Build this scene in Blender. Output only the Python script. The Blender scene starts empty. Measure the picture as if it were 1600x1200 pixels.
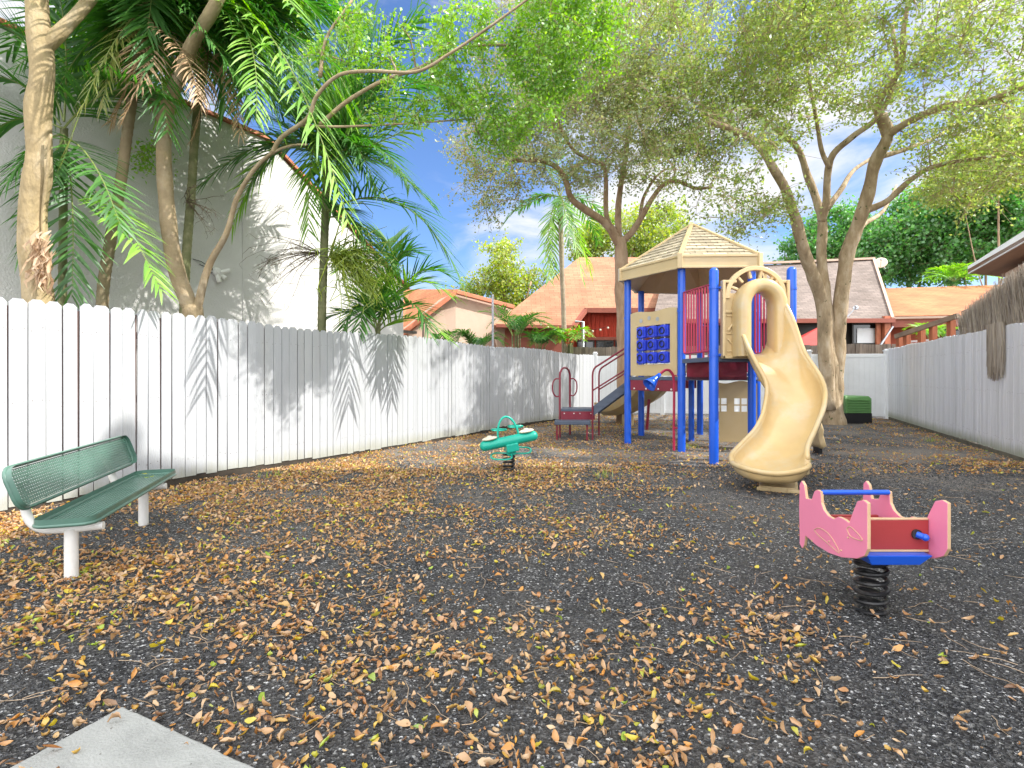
import bpy, math, random
import numpy as np
from mathutils import Vector as V, Matrix, noise
random.seed(7); RNG = np.random.default_rng(11)
C = bpy.context.scene.collection
F, H0, HOR = 820.0, 1.5, 587.0
pi = math.pi

def W(px, py, d): return V(((px-800)*d/F, d, H0-(py-HOR)*d/F))
def G(px, py):
    d = F*H0/(py-HOR); return V(((px-800)*d/F, d, 0))

# ---------------------------------------------------------------- materials
def nt(name):
    m = bpy.data.materials.new(name); m.use_nodes = True
    t = m.node_tree; t.nodes.clear()
    return m, t
def nd(t, ty, **k):
    n = t.nodes.new('ShaderNode'+ty)
    for a, b in k.items():
        if a in n.inputs.keys(): n.inputs[a].default_value = b
        else: setattr(n, a, b)
    return n
def rgba(c): return (c[0], c[1], c[2], 1.0)
def ramp(t, stops, interp='LINEAR'):
    r = t.nodes.new('ShaderNodeValToRGB'); e = r.color_ramp.elements
    r.color_ramp.interpolation = interp
    while len(e) > 1: e.remove(e[-1])
    e[0].position = stops[0][0]; e[0].color = rgba(stops[0][1])
    for p, c in stops[1:]:
        q = e.new(p); q.color = rgba(c)
    return r
def vmul(c, k): return tuple(min(1, x*k) for x in c)

def mat(name, col, rough=.6, metal=0, var=.12, vscale=3.0, bump=.15, bscale=40, isl=0.0, spec=.4,
        stretch=None, dirt=None, dscale=1.2, damt=.5, coat=0, fine=None, uv=False, base=None):
    """principled surface with noise tone variation, optional island variation, dirt colour and bump"""
    m, t = nt(name); L = t.links
    out = nd(t, 'OutputMaterial'); p = nd(t, 'BsdfPrincipled', Roughness=rough, Metallic=metal)
    p.inputs['Specular IOR Level'].default_value = spec
    if coat: p.inputs['Coat Weight'].default_value = coat
    tc = nd(t, 'TexCoord'); mp = nd(t, 'Mapping')
    if stretch: mp.inputs['Scale'].default_value = stretch
    L.new(tc.outputs['UV' if uv else 'Object'], mp.inputs['Vector'])
    n = nd(t, 'TexNoise', Scale=vscale, Detail=6.0, Roughness=.6); L.new(mp.outputs[0], n.inputs['Vector'])
    r = ramp(t, [(.3, vmul(col, 1-var)), (.7, vmul(col, 1+var))]); L.new(n.outputs['Fac'], r.inputs[0])
    cur = r.outputs[0]
    if isl:
        g = nd(t, 'NewGeometry'); hsv = nd(t, 'HueSaturation')
        mr = nd(t, 'MapRange'); mr.inputs['To Min'].default_value = 1-isl; mr.inputs['To Max'].default_value = 1+isl
        L.new(g.outputs['Random Per Island'], mr.inputs['Value']); L.new(mr.outputs[0], hsv.inputs['Value'])
        L.new(cur, hsv.inputs['Color']); cur = hsv.outputs[0]
    if dirt:
        n2 = nd(t, 'TexNoise', Scale=dscale, Detail=8.0, Roughness=.7); L.new(mp.outputs[0], n2.inputs['Vector'])
        r2 = ramp(t, [(.48, (0, 0, 0)), (.72, (damt,)*3)]); L.new(n2.outputs['Fac'], r2.inputs[0])
        mx = nd(t, 'MixRGB'); mx.inputs[2].default_value = rgba(dirt)
        L.new(r2.outputs[0], mx.inputs[0]); L.new(cur, mx.inputs[1]); cur = mx.outputs[0]
    if fine:   # small specks
        n3 = nd(t, 'TexNoise', Scale=fine[0], Detail=2.0); L.new(tc.outputs['Object'], n3.inputs['Vector'])
        r3 = ramp(t, [(fine[1], (0, 0, 0)), (fine[1]+.04, (1, 1, 1))]); L.new(n3.outputs['Fac'], r3.inputs[0])
        mx = nd(t, 'MixRGB'); mx.inputs[2].default_value = rgba(fine[2])
        L.new(r3.outputs[0], mx.inputs[0]); L.new(cur, mx.inputs[1]); cur = mx.outputs[0]
    if base:   # splash-back dirt and algae near the ground: (colour, height, amount)
        sp = nd(t, 'SeparateXYZ'); L.new(tc.outputs['Object'], sp.inputs[0])
        n5 = nd(t, 'TexNoise', Scale=3.5, Detail=8.0, Roughness=.7); L.new(mp.outputs[0], n5.inputs['Vector'])
        m1 = nd(t, 'MapRange'); m1.inputs['From Min'].default_value = 0; m1.inputs['From Max'].default_value = base[1]
        m1.inputs['To Min'].default_value = .75; m1.inputs['To Max'].default_value = -.55; L.new(sp.outputs['Z'], m1.inputs['Value'])
        m2 = nd(t, 'Math', operation='ADD'); L.new(m1.outputs[0], m2.inputs[0]); L.new(n5.outputs['Fac'], m2.inputs[1])
        r5 = ramp(t, [(.45, (0, 0, 0)), (.95, (base[2],)*3)]); L.new(m2.outputs[0], r5.inputs[0])
        mx = nd(t, 'MixRGB'); mx.inputs[2].default_value = rgba(base[0]); L.new(r5.outputs[0], mx.inputs[0]); L.new(cur, mx.inputs[1]); cur = mx.outputs[0]
    L.new(cur, p.inputs['Base Color'])
    if bump:
        b = nd(t, 'Bump', Strength=bump, Distance=.02)
        n4 = nd(t, 'TexNoise', Scale=bscale, Detail=5.0); L.new(mp.outputs[0], n4.inputs['Vector'])
        L.new(n4.outputs['Fac'], b.inputs['Height']); L.new(b.outputs[0], p.inputs['Normal'])
    L.new(p.outputs[0], out.inputs[0])
    return m

def leafmat(name, cols, trans=.45, rough=.45, gloss=.08):
    m, t = nt(name); L = t.links
    out = nd(t, 'OutputMaterial'); g = nd(t, 'NewGeometry')
    r = ramp(t, [(i/(len(cols)-1), c) for i, c in enumerate(cols)])
    L.new(g.outputs['Random Per Island'], r.inputs[0])
    d = nd(t, 'BsdfDiffuse'); tr = nd(t, 'BsdfTranslucent'); gl = nd(t, 'BsdfGlossy', Roughness=rough)
    hs = nd(t, 'HueSaturation', Saturation=1.15, Value=1.35)
    L.new(r.outputs[0], d.inputs[0]); L.new(r.outputs[0], hs.inputs['Color']); L.new(hs.outputs[0], tr.inputs[0])
    gl.inputs[0].default_value = (.9, .95, 1, 1)
    a = nd(t, 'MixShader', Fac=trans); L.new(d.outputs[0], a.inputs[1]); L.new(tr.outputs[0], a.inputs[2])
    b = nd(t, 'MixShader', Fac=gloss); L.new(a.outputs[0], b.inputs[1]); L.new(gl.outputs[0], b.inputs[2])
    L.new(b.outputs[0], out.inputs[0])
    return m

def shingle(name, col, w=.35, h=.16, var=.25, mortar=.5, bump=.6, tint=None):
    m, t = nt(name); L = t.links
    out = nd(t, 'OutputMaterial'); p = nd(t, 'BsdfPrincipled', Roughness=.85)
    tc = nd(t, 'TexCoord'); b = nd(t, 'TexBrick')
    b.inputs['Color1'].default_value = rgba(vmul(col, 1-var)); b.inputs['Color2'].default_value = rgba(vmul(col, 1+var))
    b.inputs['Mortar'].default_value = rgba(vmul(col, mortar)); b.inputs['Scale'].default_value = 1
    b.inputs['Mortar Size'].default_value = .012; b.inputs['Brick Width'].default_value = w; b.inputs['Row Height'].default_value = h
    b.inputs['Mortar Smooth'].default_value = .3
    L.new(tc.outputs['UV'], b.inputs['Vector'])
    n = nd(t, 'TexNoise', Scale=.7, Detail=8.0); L.new(tc.outputs['UV'], n.inputs['Vector'])
    r = ramp(t, [(.35, (.78, .76, .74)), (.65, (1.1, 1.1, 1.1) if not tint else tint)]); L.new(n.outputs['Fac'], r.inputs[0])
    mx = nd(t, 'MixRGB', blend_type='MULTIPLY'); mx.inputs[0].default_value = 1
    L.new(b.outputs['Color'], mx.inputs[1]); L.new(r.outputs[0], mx.inputs[2]); L.new(mx.outputs[0], p.inputs['Base Color'])
    bp = nd(t, 'Bump', Strength=bump, Distance=.02, invert=True)
    L.new(b.outputs['Fac'], bp.inputs['Height']); L.new(bp.outputs[0], p.inputs['Normal'])
    L.new(p.outputs[0], out.inputs[0])
    return m

# ---------------------------------------------------------------- mesh helpers
ORG = {}
def origin(o):
    return ORG.get(o.name, V((0, 0, 0))) if o else V((0, 0, 0))
def tag(o, label=None, cat=None, group=None, kind=None):
    if label: o['label'] = label
    if cat: o['category'] = cat
    if group: o['group'] = group
    if kind: o['kind'] = kind
    return o
def thing(name, label, cat, loc, group=None):
    o = bpy.data.objects.new(name, None); C.objects.link(o); o.location = loc
    o.empty_display_size = .2; ORG[o.name] = V(loc)
    return tag(o, label, cat, group)

def finish(o, parent, mats, smooth, bevel=0, solid=0, sharp=35):
    me = o.data
    for m in (mats if isinstance(mats, (list, tuple)) else [mats]): me.materials.append(m)
    if smooth:
        me.polygons.foreach_set('use_smooth', [True]*len(me.polygons))
        if sharp: me.set_sharp_from_angle(angle=math.radians(sharp))
    C.objects.link(o)
    if parent:
        o.parent = parent; ORG[o.name] = origin(parent)
        if parent.type == 'MESH' and not parent.parent: pass
    if solid:
        s = o.modifiers.new('thickness', 'SOLIDIFY'); s.thickness = solid; s.offset = 0
    if bevel:
        b = o.modifiers.new('bevel', 'BEVEL'); b.width = bevel; b.segments = 2; b.limit_method = 'ANGLE'
    return o

def fastmesh(name, vs, fs, mats, parent=None, smooth=False, midx=None):
    """vs (n,3) array; fs (m,k) int array of equal-size faces"""
    me = bpy.data.meshes.new(name)
    org = np.array(origin(parent)); vs = np.asarray(vs, dtype=np.float32)-org.astype(np.float32)
    fs = np.asarray(fs, dtype=np.int32); m, k = fs.shape
    me.vertices.add(len(vs)); me.vertices.foreach_set('co', vs.ravel())
    me.loops.add(m*k); me.loops.foreach_set('vertex_index', fs.ravel())
    me.polygons.add(m); me.polygons.foreach_set('loop_start', np.arange(0, m*k, k, dtype=np.int32))
    try: me.polygons.foreach_set('loop_total', np.full(m, k, dtype=np.int32))
    except Exception: pass
    if midx is not None: me.polygons.foreach_set('material_index', np.asarray(midx, dtype=np.int32))
    me.update(calc_edges=True)
    o = bpy.data.objects.new(name, me)
    return finish(o, parent, mats, smooth, sharp=0)

class MB:
    def __init__(s): s.v = []; s.f = []
    def add(s, vs, fs):
        n = len(s.v); s.v += [V(p) for p in vs]; s.f += [tuple(i+n for i in f) for f in fs]; return s
    def box(s, c, size, ax=None):
        c = V(c); x, y, z = [a/2 for a in size]
        ax = ax or (V((1, 0, 0)), V((0, 1, 0)), V((0, 0, 1)))
        P = [c+ax[0]*i*x+ax[1]*j*y+ax[2]*k*z for k in (-1, 1) for j in (-1, 1) for i in (-1, 1)]
        return s.add(P, [(0, 2, 3, 1), (4, 5, 7, 6), (0, 1, 5, 4), (2, 6, 7, 3), (0, 4, 6, 2), (1, 3, 7, 5)])
    def beam(s, a, b, w, h, up=(0, 0, 1)):
        a, b = V(a), V(b); d = (b-a); L = d.length; d.normalize()
        side = d.cross(V(up)).normalized() if abs(d.dot(V(up))) < .999 else V((1, 0, 0))
        u = side.cross(d).normalized()
        return s.box((a+b)/2, (w, L, h), (side, d, u))
    def tube(s, pts, r, n=8, cap=True, closed=False, sq=None):
        pts = [V(p) for p in pts]; N = len(pts)
        rs = r if isinstance(r, (list, tuple)) else [r]*N
        base = len(s.v); prev = None
        for i, p in enumerate(pts):
            if closed: d = pts[(i+1) % N]-pts[i-1]
            else: d = pts[min(i+1, N-1)]-pts[max(i-1, 0)]
            d.normalize()
            if prev is None:
                u = d.cross(V((0, 0, 1)));
                if u.length < .05: u = d.cross(V((0, 1, 0)))
            else: u = prev-d*prev.dot(d)
            u.normalize(); prev = u; w = d.cross(u)
            for k in range(n):
                a = 2*pi*k/n; s.v.append(p+(u*math.cos(a)+w*math.sin(a))*rs[i])
        M = N if closed else N-1
        for i in range(M):
            for k in range(n):
                a = base+i*n+k; b = base+i*n+(k+1) % n; j = (i+1) % N
                s.f.append((a, b, base+j*n+(k+1) % n, base+j*n+k))
        if cap and not closed:
            s.f.append(tuple(base+k for k in range(n))[::-1]); s.f.append(tuple(base+(N-1)*n+k for k in range(n)))
        return s
    def prism(s, poly, vec):
        poly = [V(p) for p in poly]; n = len(poly); vec = V(vec)
        fs = [tuple(range(n)), tuple(range(2*n-1, n-1, -1))]
        for i in range(n): fs.append((i, i+n, (i+1) % n+n, (i+1) % n))
        return s.add(poly+[p+vec for p in poly], fs)
    def ball(s, c, r, sx=1, sy=1, sz=1, n=12, m=8, ax=None):
        c = V(c); vs = []; fs = []
        ax = ax or (V((1, 0, 0)), V((0, 1, 0)), V((0, 0, 1)))
        for i in range(m+1):
            t = pi*i/m
            for k in range(n):
                a = 2*pi*k/n
                vs.append(c+ax[0]*r*sx*math.sin(t)*math.cos(a)+ax[1]*r*sy*math.sin(t)*math.sin(a)+ax[2]*r*sz*math.cos(t))
        for i in range(m):
            for k in range(n): fs.append((i*n+k, (i+1)*n+k, (i+1)*n+(k+1) % n, i*n+(k+1) % n))
        return s.add(vs, fs)
    def grid(s, rows, close=False):
        n = len(rows[0]); vs = [p for r in rows for p in r]; fs = []
        for i in range(len(rows)-1):
            for k in range(n if close else n-1):
                fs.append((i*n+k, i*n+(k+1) % n, (i+1)*n+(k+1) % n, (i+1)*n+k))
        return s.add(vs, fs)
    def build(s, name, m, parent=None, smooth=False, bevel=0, solid=0, uv=None, sharp=35, label=None):
        me = bpy.data.meshes.new(name); org = origin(parent)
        me.from_pydata([tuple(p-org) for p in s.v], [], s.f); me.update()
        if uv:
            l = me.uv_layers.new(name='UVMap'); u, w = V(uv[0]), V(uv[1])
            for i, lp in enumerate(me.loops):
                p = s.v[lp.vertex_index]; l.data[i].uv = (p.dot(u), p.dot(w))
        o = bpy.data.objects.new(name, me)
        finish(o, parent, m, smooth, bevel, solid, sharp)
        if label: o['label'] = label
        return o

def arc(c, r, a0, a1, u, w, n=12):
    c = V(c); u = V(u); w = V(w)
    return [c+u*r*math.cos(a0+(a1-a0)*i/n)+w*r*math.sin(a0+(a1-a0)*i/n) for i in range(n+1)]
def bez(p0, p1, p2, n):
    p0, p1, p2 = V(p0), V(p1), V(p2)
    return [p0*(1-t)**2+p1*2*t*(1-t)+p2*t*t for t in [i/n for i in range(n+1)]]
def catmull(P, n=6):
    P = [V(p) for p in P]; Q = [P[0]*2-P[1]]+P+[P[-1]*2-P[-2]]; out = []
    for i in range(1, len(Q)-2):
        for k in range(n):
            t = k/n; a, b, c, d = Q[i-1:i+3]
            out.append(.5*((2*b)+(c-a)*t+(2*a-5*b+4*c-d)*t*t+(3*b-a-3*c+d)*t**3))
    return out+[P[-1]]
def catN(P, n=6):
    P = np.array(P, float); Q = np.vstack([2*P[0]-P[1], P, 2*P[-1]-P[-2]]); out = []
    for i in range(1, len(Q)-2):
        a, b, c, d = Q[i-1:i+3]
        for k in range(n):
            t = k/n; out.append(.5*((2*b)+(c-a)*t+(2*a-5*b+4*c-d)*t*t+(3*b-a-3*c+d)*t**3))
    return np.array(out+[P[-1]])

def instance_mesh(name, tv, tf, pos, rot, sc, mats, parent=None, midx=None, smooth=False):
    """numpy: many copies of a small template merged into one mesh. rot (N,3,3), sc (N,) or (N,3)"""
    tv = np.asarray(tv, float); tf = np.asarray(tf); N = len(pos); n = len(tv)
    sc = np.asarray(sc, float)
    if sc.ndim == 1: sc = sc[:, None].repeat(3, 1)
    v = tv[None]*sc[:, None, :]
    v = np.einsum('nij,nkj->nki', rot, v)+pos[:, None, :]
    f = (tf[None]+(np.arange(N)*n)[:, None, None]).reshape(-1, tf.shape[1])
    mi = None if midx is None else np.repeat(midx, len(tf))
    return fastmesh(name, v.reshape(-1, 3), f, mats, parent, smooth, mi)
def randrot(n, flat=None):
    """random rotation matrices; flat = max tilt in radians away from lying on the ground"""
    if flat is None:
        q = RNG.normal(size=(n, 4)); q /= np.linalg.norm(q, axis=1)[:, None]
        w, x, y, z = q.T
        return np.stack([np.stack([1-2*(y*y+z*z), 2*(x*y-z*w), 2*(x*z+y*w)], 1),
                         np.stack([2*(x*y+z*w), 1-2*(x*x+z*z), 2*(y*z-x*w)], 1),
                         np.stack([2*(x*z-y*w), 2*(y*z+x*w), 1-2*(x*x+y*y)], 1)], 1)
    a = RNG.uniform(0, 2*pi, n); b = RNG.normal(0, flat, n); c = RNG.normal(0, flat, n)
    def R(ax, t):
        M = np.zeros((len(t), 3, 3)); i, j = [(1, 2), (2, 0), (0, 1)][ax]
        M[:, ax, ax] = 1; M[:, i, i] = np.cos(t); M[:, j, j] = np.cos(t); M[:, i, j] = -np.sin(t); M[:, j, i] = np.sin(t)
        return M
    return R(2, a) @ R(0, b) @ R(1, c)
EXPO = 1.42
# ---------------------------------------------------------------- camera, sky, sun
cam = bpy.data.cameras.new('camera'); co = bpy.data.objects.new('camera', cam); C.objects.link(co)
co.location = (0, 0, H0); co.rotation_euler = (pi/2, 0, 0)
cam.sensor_width = 36; cam.lens = 36*F/1600; cam.shift_y = -(600-HOR)/1600; cam.clip_end = 2000; cam.clip_start = .05
bpy.context.scene.camera = co
sc = bpy.context.scene
SUN_EL = math.radians(45); SUN_AZ = math.radians(103)      # azimuth clockwise from +Y
w = bpy.data.worlds.new('World'); sc.world = w; w.use_nodes = True
t = w.node_tree; t.nodes.clear(); L = t.links
out = nd(t, 'OutputWorld'); bg = nd(t, 'Background', Strength=1.0)
sky = nd(t, 'TexSky', sky_type='NISHITA', sun_disc=False, sun_elevation=SUN_EL, sun_rotation=SUN_AZ, ozone_density=2.5, dust_density=.4)
tc = nd(t, 'TexCoord'); mp = nd(t, 'Mapping'); mp.inputs['Scale'].default_value = (1.3, 1, 3.6); mp.inputs['Location'].default_value = (.35, 0, .2)
L.new(tc.outputs['Generated'], mp.inputs[0])
n1 = nd(t, 'TexNoise', Scale=2.6, Detail=9.0, Roughness=.58, Distortion=.35); L.new(mp.outputs[0], n1.inputs['Vector'])
n2 = nd(t, 'TexNoise', Scale=1.1, Detail=3.0); L.new(mp.outputs[0], n2.inputs['Vector'])
ad = nd(t, 'Math', operation='MULTIPLY_ADD'); ad.inputs[1].default_value = .55
L.new(n2.outputs['Fac'], ad.inputs[0]); L.new(n1.outputs['Fac'], ad.inputs[2])
sx = nd(t, 'SeparateXYZ'); L.new(tc.outputs['Generated'], sx.inputs[0])
ad2 = nd(t, 'Math', operation='MULTIPLY_ADD'); ad2.inputs[1].default_value = .16   # cloudier towards the right
ad3 = nd(t, 'Math', operation='MULTIPLY_ADD'); ad3.inputs[1].default_value = -.34; ad3.inputs[2].default_value = .27   # and behind the camera, unseen cover added for fill light
L.new(sx.outputs['Y'], ad3.inputs[0]); ad4 = nd(t, 'Math', operation='ADD'); L.new(ad.outputs[0], ad4.inputs[0]); L.new(ad3.outputs[0], ad4.inputs[1])
L.new(sx.outputs['X'], ad2.inputs[0]); L.new(ad4.outputs[0], ad2.inputs[2])
cr = ramp(t, [(.68, (0, 0, 0)), (.98, (1, 1, 1))], 'EASE'); L.new(ad2.outputs[0], cr.inputs[0])
sk = nd(t, 'MixRGB', blend_type='MULTIPLY'); sk.inputs[0].default_value = 1; sk.inputs[2].default_value = (.058, .07, .09, 1)
L.new(sky.outputs[0], sk.inputs[1])
mx = nd(t, 'MixRGB'); mx.inputs[2].default_value = (1.0, 1.0, 1.0, 1)
L.new(cr.outputs[0], mx.inputs[0]); L.new(sk.outputs[0], mx.inputs[1])
cb = nd(t, 'MapRange'); cb.inputs['From Min'].default_value = -.25; cb.inputs['From Max'].default_value = .55; cb.inputs['To Min'].default_value = 1.25; cb.inputs['To Max'].default_value = .42  # unseen clouds behind the camera brightened as added frontal fill, dimmer ahead
L.new(sx.outputs['Y'], cb.inputs['Value']); cc_ = nd(t, 'CombineXYZ')
for i_, k_ in enumerate((.97, .98, 1.0)):
    mm_ = nd(t, 'Math', operation='MULTIPLY'); mm_.inputs[1].default_value = k_; L.new(cb.outputs[0], mm_.inputs[0]); L.new(mm_.outputs[0], cc_.inputs[i_])
L.new(cc_.outputs[0], mx.inputs[2])
L.new(mx.outputs[0], bg.inputs[0]); L.new(bg.outputs[0], out.inputs[0])
sl = bpy.data.lights.new('sun', 'SUN'); so = bpy.data.objects.new('sun', sl); C.objects.link(so)
sl.energy = 2.7; sl.angle = math.radians(.53); sl.color = (1, .96, .9)
SD = V((math.sin(SUN_AZ)*math.cos(SUN_EL), math.cos(SUN_AZ)*math.cos(SUN_EL), math.sin(SUN_EL)))
so.rotation_euler = SD.to_track_quat('Z', 'Y').to_euler(); so.location = (30, 0, 20)
sc.view_settings.view_transform = 'Standard'; sc.view_settings.look = 'None'; sc.view_settings.exposure = EXPO
sc.view_settings.gamma = 1
sc.cycles.max_bounces = 8; sc.cycles.transparent_max_bounces = 12; sc.cycles.use_denoising = True
sc.cycles.sample_clamp_indirect = 4; sc.cycles.caustics_reflective = False; sc.cycles.caustics_refractive = False

# ---------------------------------------------------------------- common materials
M = {}
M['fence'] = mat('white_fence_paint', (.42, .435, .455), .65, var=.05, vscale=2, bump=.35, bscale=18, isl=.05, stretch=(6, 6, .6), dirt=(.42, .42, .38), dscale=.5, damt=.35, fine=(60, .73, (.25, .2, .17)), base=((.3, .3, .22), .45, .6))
M['nail'] = mat('rusty_nail', (.16, .12, .1), .7, bump=0)
M['fence_back'] = mat('raw_fence_wood', (.13, .08, .07), .8, var=.3, vscale=4, stretch=(4, 4, .5))
M['fence_r'] = mat('white_fence_weathered', (.72, .725, .745), .7, var=.07, vscale=2.5, bump=.5, bscale=22, isl=.08, stretch=(9, 9, .5), dirt=(.45, .46, .45), dscale=.6, damt=.5, base=((.28, .3, .2), .5, .8))
M['pvc'] = mat('white_pvc', (.84, .86, .89), .35, var=.03, bump=.02, dirt=(.6, .62, .62), dscale=.8, damt=.3)
M['greywood'] = mat('weathered_grey_wood', (.27, .22, .18), .85, var=.3, vscale=4, isl=.25, stretch=(5, 5, .5), bump=.5)
M['concrete'] = mat('pale_concrete', (.34, .345, .33), .8, var=.22, vscale=6, bump=.35, bscale=90, dirt=(.24, .24, .23), dscale=3, damt=.5, fine=(38, .7, (.12, .11, .1)))
M['white_metal'] = mat('white_powder_coat', (.78, .77, .74), .4, var=.03, bump=.03, dirt=(.5, .42, .3), dscale=5, damt=.35)
M['bench_green'] = mat('green_plastisol', (.085, .18, .14), .32, var=.12, bump=.04, spec=.55, dirt=(.16, .24, .2), dscale=2, damt=.5)
M['blue'] = mat('blue_powder_coat', (.012, .1, .62), .28, var=.06, bump=.02, spec=.5, dirt=(.06, .17, .6), dscale=2, damt=.4)
M['blue_plastic'] = mat('blue_plastic', (.02, .05, .6), .35, var=.1, bump=.02)
M['burgundy'] = mat('burgundy_coat', (.22, .018, .04), .35, var=.12, bump=.03, dirt=(.3, .1, .1), dscale=2, damt=.4)
M['red_bar'] = mat('red_bar_coat', (.42, .03, .075), .3, var=.1, bump=.02)
M['beige'] = mat('beige_plastic', (.57, .43, .23), .3, var=.05, bump=.05, bscale=60, dirt=(.52, .42, .26), dscale=1.5, damt=.4, spec=.5)
M['slide'] = mat('beige_slide_plastic', (.56, .4, .19), .2, var=.06, bump=.03, bscale=30, dirt=(.5, .45, .33), dscale=1.8, damt=.7, spec=.5)
M['slate'] = mat('slate_vinyl', (.085, .105, .15), .5, var=.12, bump=.1)
M['coil'] = mat('black_coil_paint', (.012, .012, .014), .35, var=.2, bump=.1, bscale=80, dirt=(.12, .11, .1), dscale=9, damt=.5)
M['pink'] = mat('pink_hdpe', (.84, .25, .4), .4, var=.04, bump=.06, bscale=120)
M['tan_edge'] = mat('tan_core_edge', (.6, .4, .24), .6, var=.1)
M['redboard'] = mat('red_hdpe', (.36, .045, .045), .45, var=.06, bump=.05)
M['rider_green'] = mat('teal_green_paint', (.015, .38, .28), .3, var=.06, bump=.03)
M['seat_beige'] = mat('cream_seat', (.7, .62, .48), .4, var=.04)
M['galv'] = mat('galvanised_steel', (.45, .47, .5), .35, .8, var=.1)
M['black'] = mat('black_plastic', (.015, .015, .017), .5, var=.2)
M['bolt'] = mat('bolt_cap', (.75, .7, .68), .4, var=.05)

# ---------------------------------------------------------------- ground
def ground():
    m, t = nt('rubber_mulch_ground'); L = t.links
    out = nd(t, 'OutputMaterial'); p = nd(t, 'BsdfPrincipled', Roughness=.8); p.inputs['Specular IOR Level'].default_value = .3
    tc = nd(t, 'TexCoord')
    v = nd(t, 'TexVoronoi', Scale=85.0); L.new(tc.outputs['Object'], v.inputs['Vector'])
    r = ramp(t, [(0, (.013, .013, .014)), (.5, (.042, .042, .044)), (.8, (.1, .1, .1)), (.93, (.17, .165, .16)), (.985, (.6, .6, .6))])
    sxyz = nd(t, 'SeparateColor'); L.new(v.outputs['Color'], sxyz.inputs[0]); L.new(sxyz.outputs[0], r.inputs[0])
    n = nd(t, 'TexNoise', Scale=.55, Detail=9.0, Roughness=.65); L.new(tc.outputs['Object'], n.inputs['Vector'])
    r2 = ramp(t, [(.40, (0, 0, 0)), (.60, (.75, .75, .75))]); L.new(n.outputs['Fac'], r2.inputs[0])
    # dusty worn earth, mixed in more further back to paint the sunlit band's brightness
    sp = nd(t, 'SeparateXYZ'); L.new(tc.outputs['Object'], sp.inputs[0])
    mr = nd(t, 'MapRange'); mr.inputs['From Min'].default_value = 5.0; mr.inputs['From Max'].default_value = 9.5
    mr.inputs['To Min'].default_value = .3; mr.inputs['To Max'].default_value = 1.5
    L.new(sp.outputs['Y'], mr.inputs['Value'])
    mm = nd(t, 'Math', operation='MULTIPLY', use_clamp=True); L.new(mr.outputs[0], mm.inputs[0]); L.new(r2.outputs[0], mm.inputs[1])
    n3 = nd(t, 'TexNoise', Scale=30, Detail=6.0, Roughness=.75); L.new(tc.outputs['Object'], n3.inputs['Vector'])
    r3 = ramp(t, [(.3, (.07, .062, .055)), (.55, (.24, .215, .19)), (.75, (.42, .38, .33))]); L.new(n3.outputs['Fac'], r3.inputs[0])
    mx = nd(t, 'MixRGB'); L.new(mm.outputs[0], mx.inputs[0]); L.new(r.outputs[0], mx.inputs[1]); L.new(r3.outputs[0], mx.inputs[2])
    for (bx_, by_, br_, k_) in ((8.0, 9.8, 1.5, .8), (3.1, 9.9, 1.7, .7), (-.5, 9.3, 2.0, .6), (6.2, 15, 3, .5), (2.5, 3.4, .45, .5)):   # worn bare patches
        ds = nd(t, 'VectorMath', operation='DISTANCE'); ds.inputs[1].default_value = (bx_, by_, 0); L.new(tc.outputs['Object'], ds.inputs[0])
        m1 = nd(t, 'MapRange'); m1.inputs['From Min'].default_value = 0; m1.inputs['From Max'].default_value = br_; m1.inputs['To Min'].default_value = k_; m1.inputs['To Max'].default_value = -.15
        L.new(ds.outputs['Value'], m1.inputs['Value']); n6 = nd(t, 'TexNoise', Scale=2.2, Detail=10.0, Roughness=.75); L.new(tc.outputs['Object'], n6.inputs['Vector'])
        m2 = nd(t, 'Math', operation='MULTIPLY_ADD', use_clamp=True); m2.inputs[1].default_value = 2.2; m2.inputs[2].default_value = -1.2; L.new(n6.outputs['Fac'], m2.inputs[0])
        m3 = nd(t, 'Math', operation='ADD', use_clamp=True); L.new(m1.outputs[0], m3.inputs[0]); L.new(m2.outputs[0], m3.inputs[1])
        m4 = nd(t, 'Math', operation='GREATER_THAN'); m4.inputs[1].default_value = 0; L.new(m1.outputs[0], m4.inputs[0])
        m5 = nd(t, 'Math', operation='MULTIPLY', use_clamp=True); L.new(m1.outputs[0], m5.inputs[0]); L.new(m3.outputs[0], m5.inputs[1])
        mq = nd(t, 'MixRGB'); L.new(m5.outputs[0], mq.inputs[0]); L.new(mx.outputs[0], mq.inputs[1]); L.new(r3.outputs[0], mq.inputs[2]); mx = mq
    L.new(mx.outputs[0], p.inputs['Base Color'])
    b = nd(t, 'Bump', Strength=.9, Distance=.015); L.new(v.outputs['Distance'], b.inputs['Height'])
    b2 = nd(t, 'Bump', Strength=.7, Distance=.05); n4 = nd(t, 'TexNoise', Scale=9, Detail=8.0); L.new(tc.outputs['Object'], n4.inputs['Vector'])
    L.new(n4.outputs['Fac'], b2.inputs['Height']); L.new(b.outputs[0], b2.inputs['Normal'])
    L.new(b2.outputs[0], p.inputs['Normal']); L.new(p.outputs[0], out.inputs[0])
    # gently uneven sheet near the camera, big skirt to the horizon
    xs = np.concatenate([[-400, -60, -20], np.linspace(-10, 16, 105), [30, 80, 400]])
    ys = np.concatenate([[-200, -30], np.linspace(-3, 26, 117), [40, 100, 500]])
    X, Y = np.meshgrid(xs, ys); Z = np.zeros_like(X)
    for i in range(X.shape[0]):
        for j in range(X.shape[1]):
            Z[i, j] = gz(X[i, j], Y[i, j])
    n_ = X.shape[1]; vs = np.stack([X.ravel(), Y.ravel(), Z.ravel()], 1)
    idx = np.arange(X.size).reshape(X.shape)
    fs = np.stack([idx[:-1, :-1].ravel(), idx[:-1, 1:].ravel(), idx[1:, 1:].ravel(), idx[1:, :-1].ravel()], 1)
    o = fastmesh('ground', vs, fs, m, smooth=True); tag(o, kind='structure')
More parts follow.
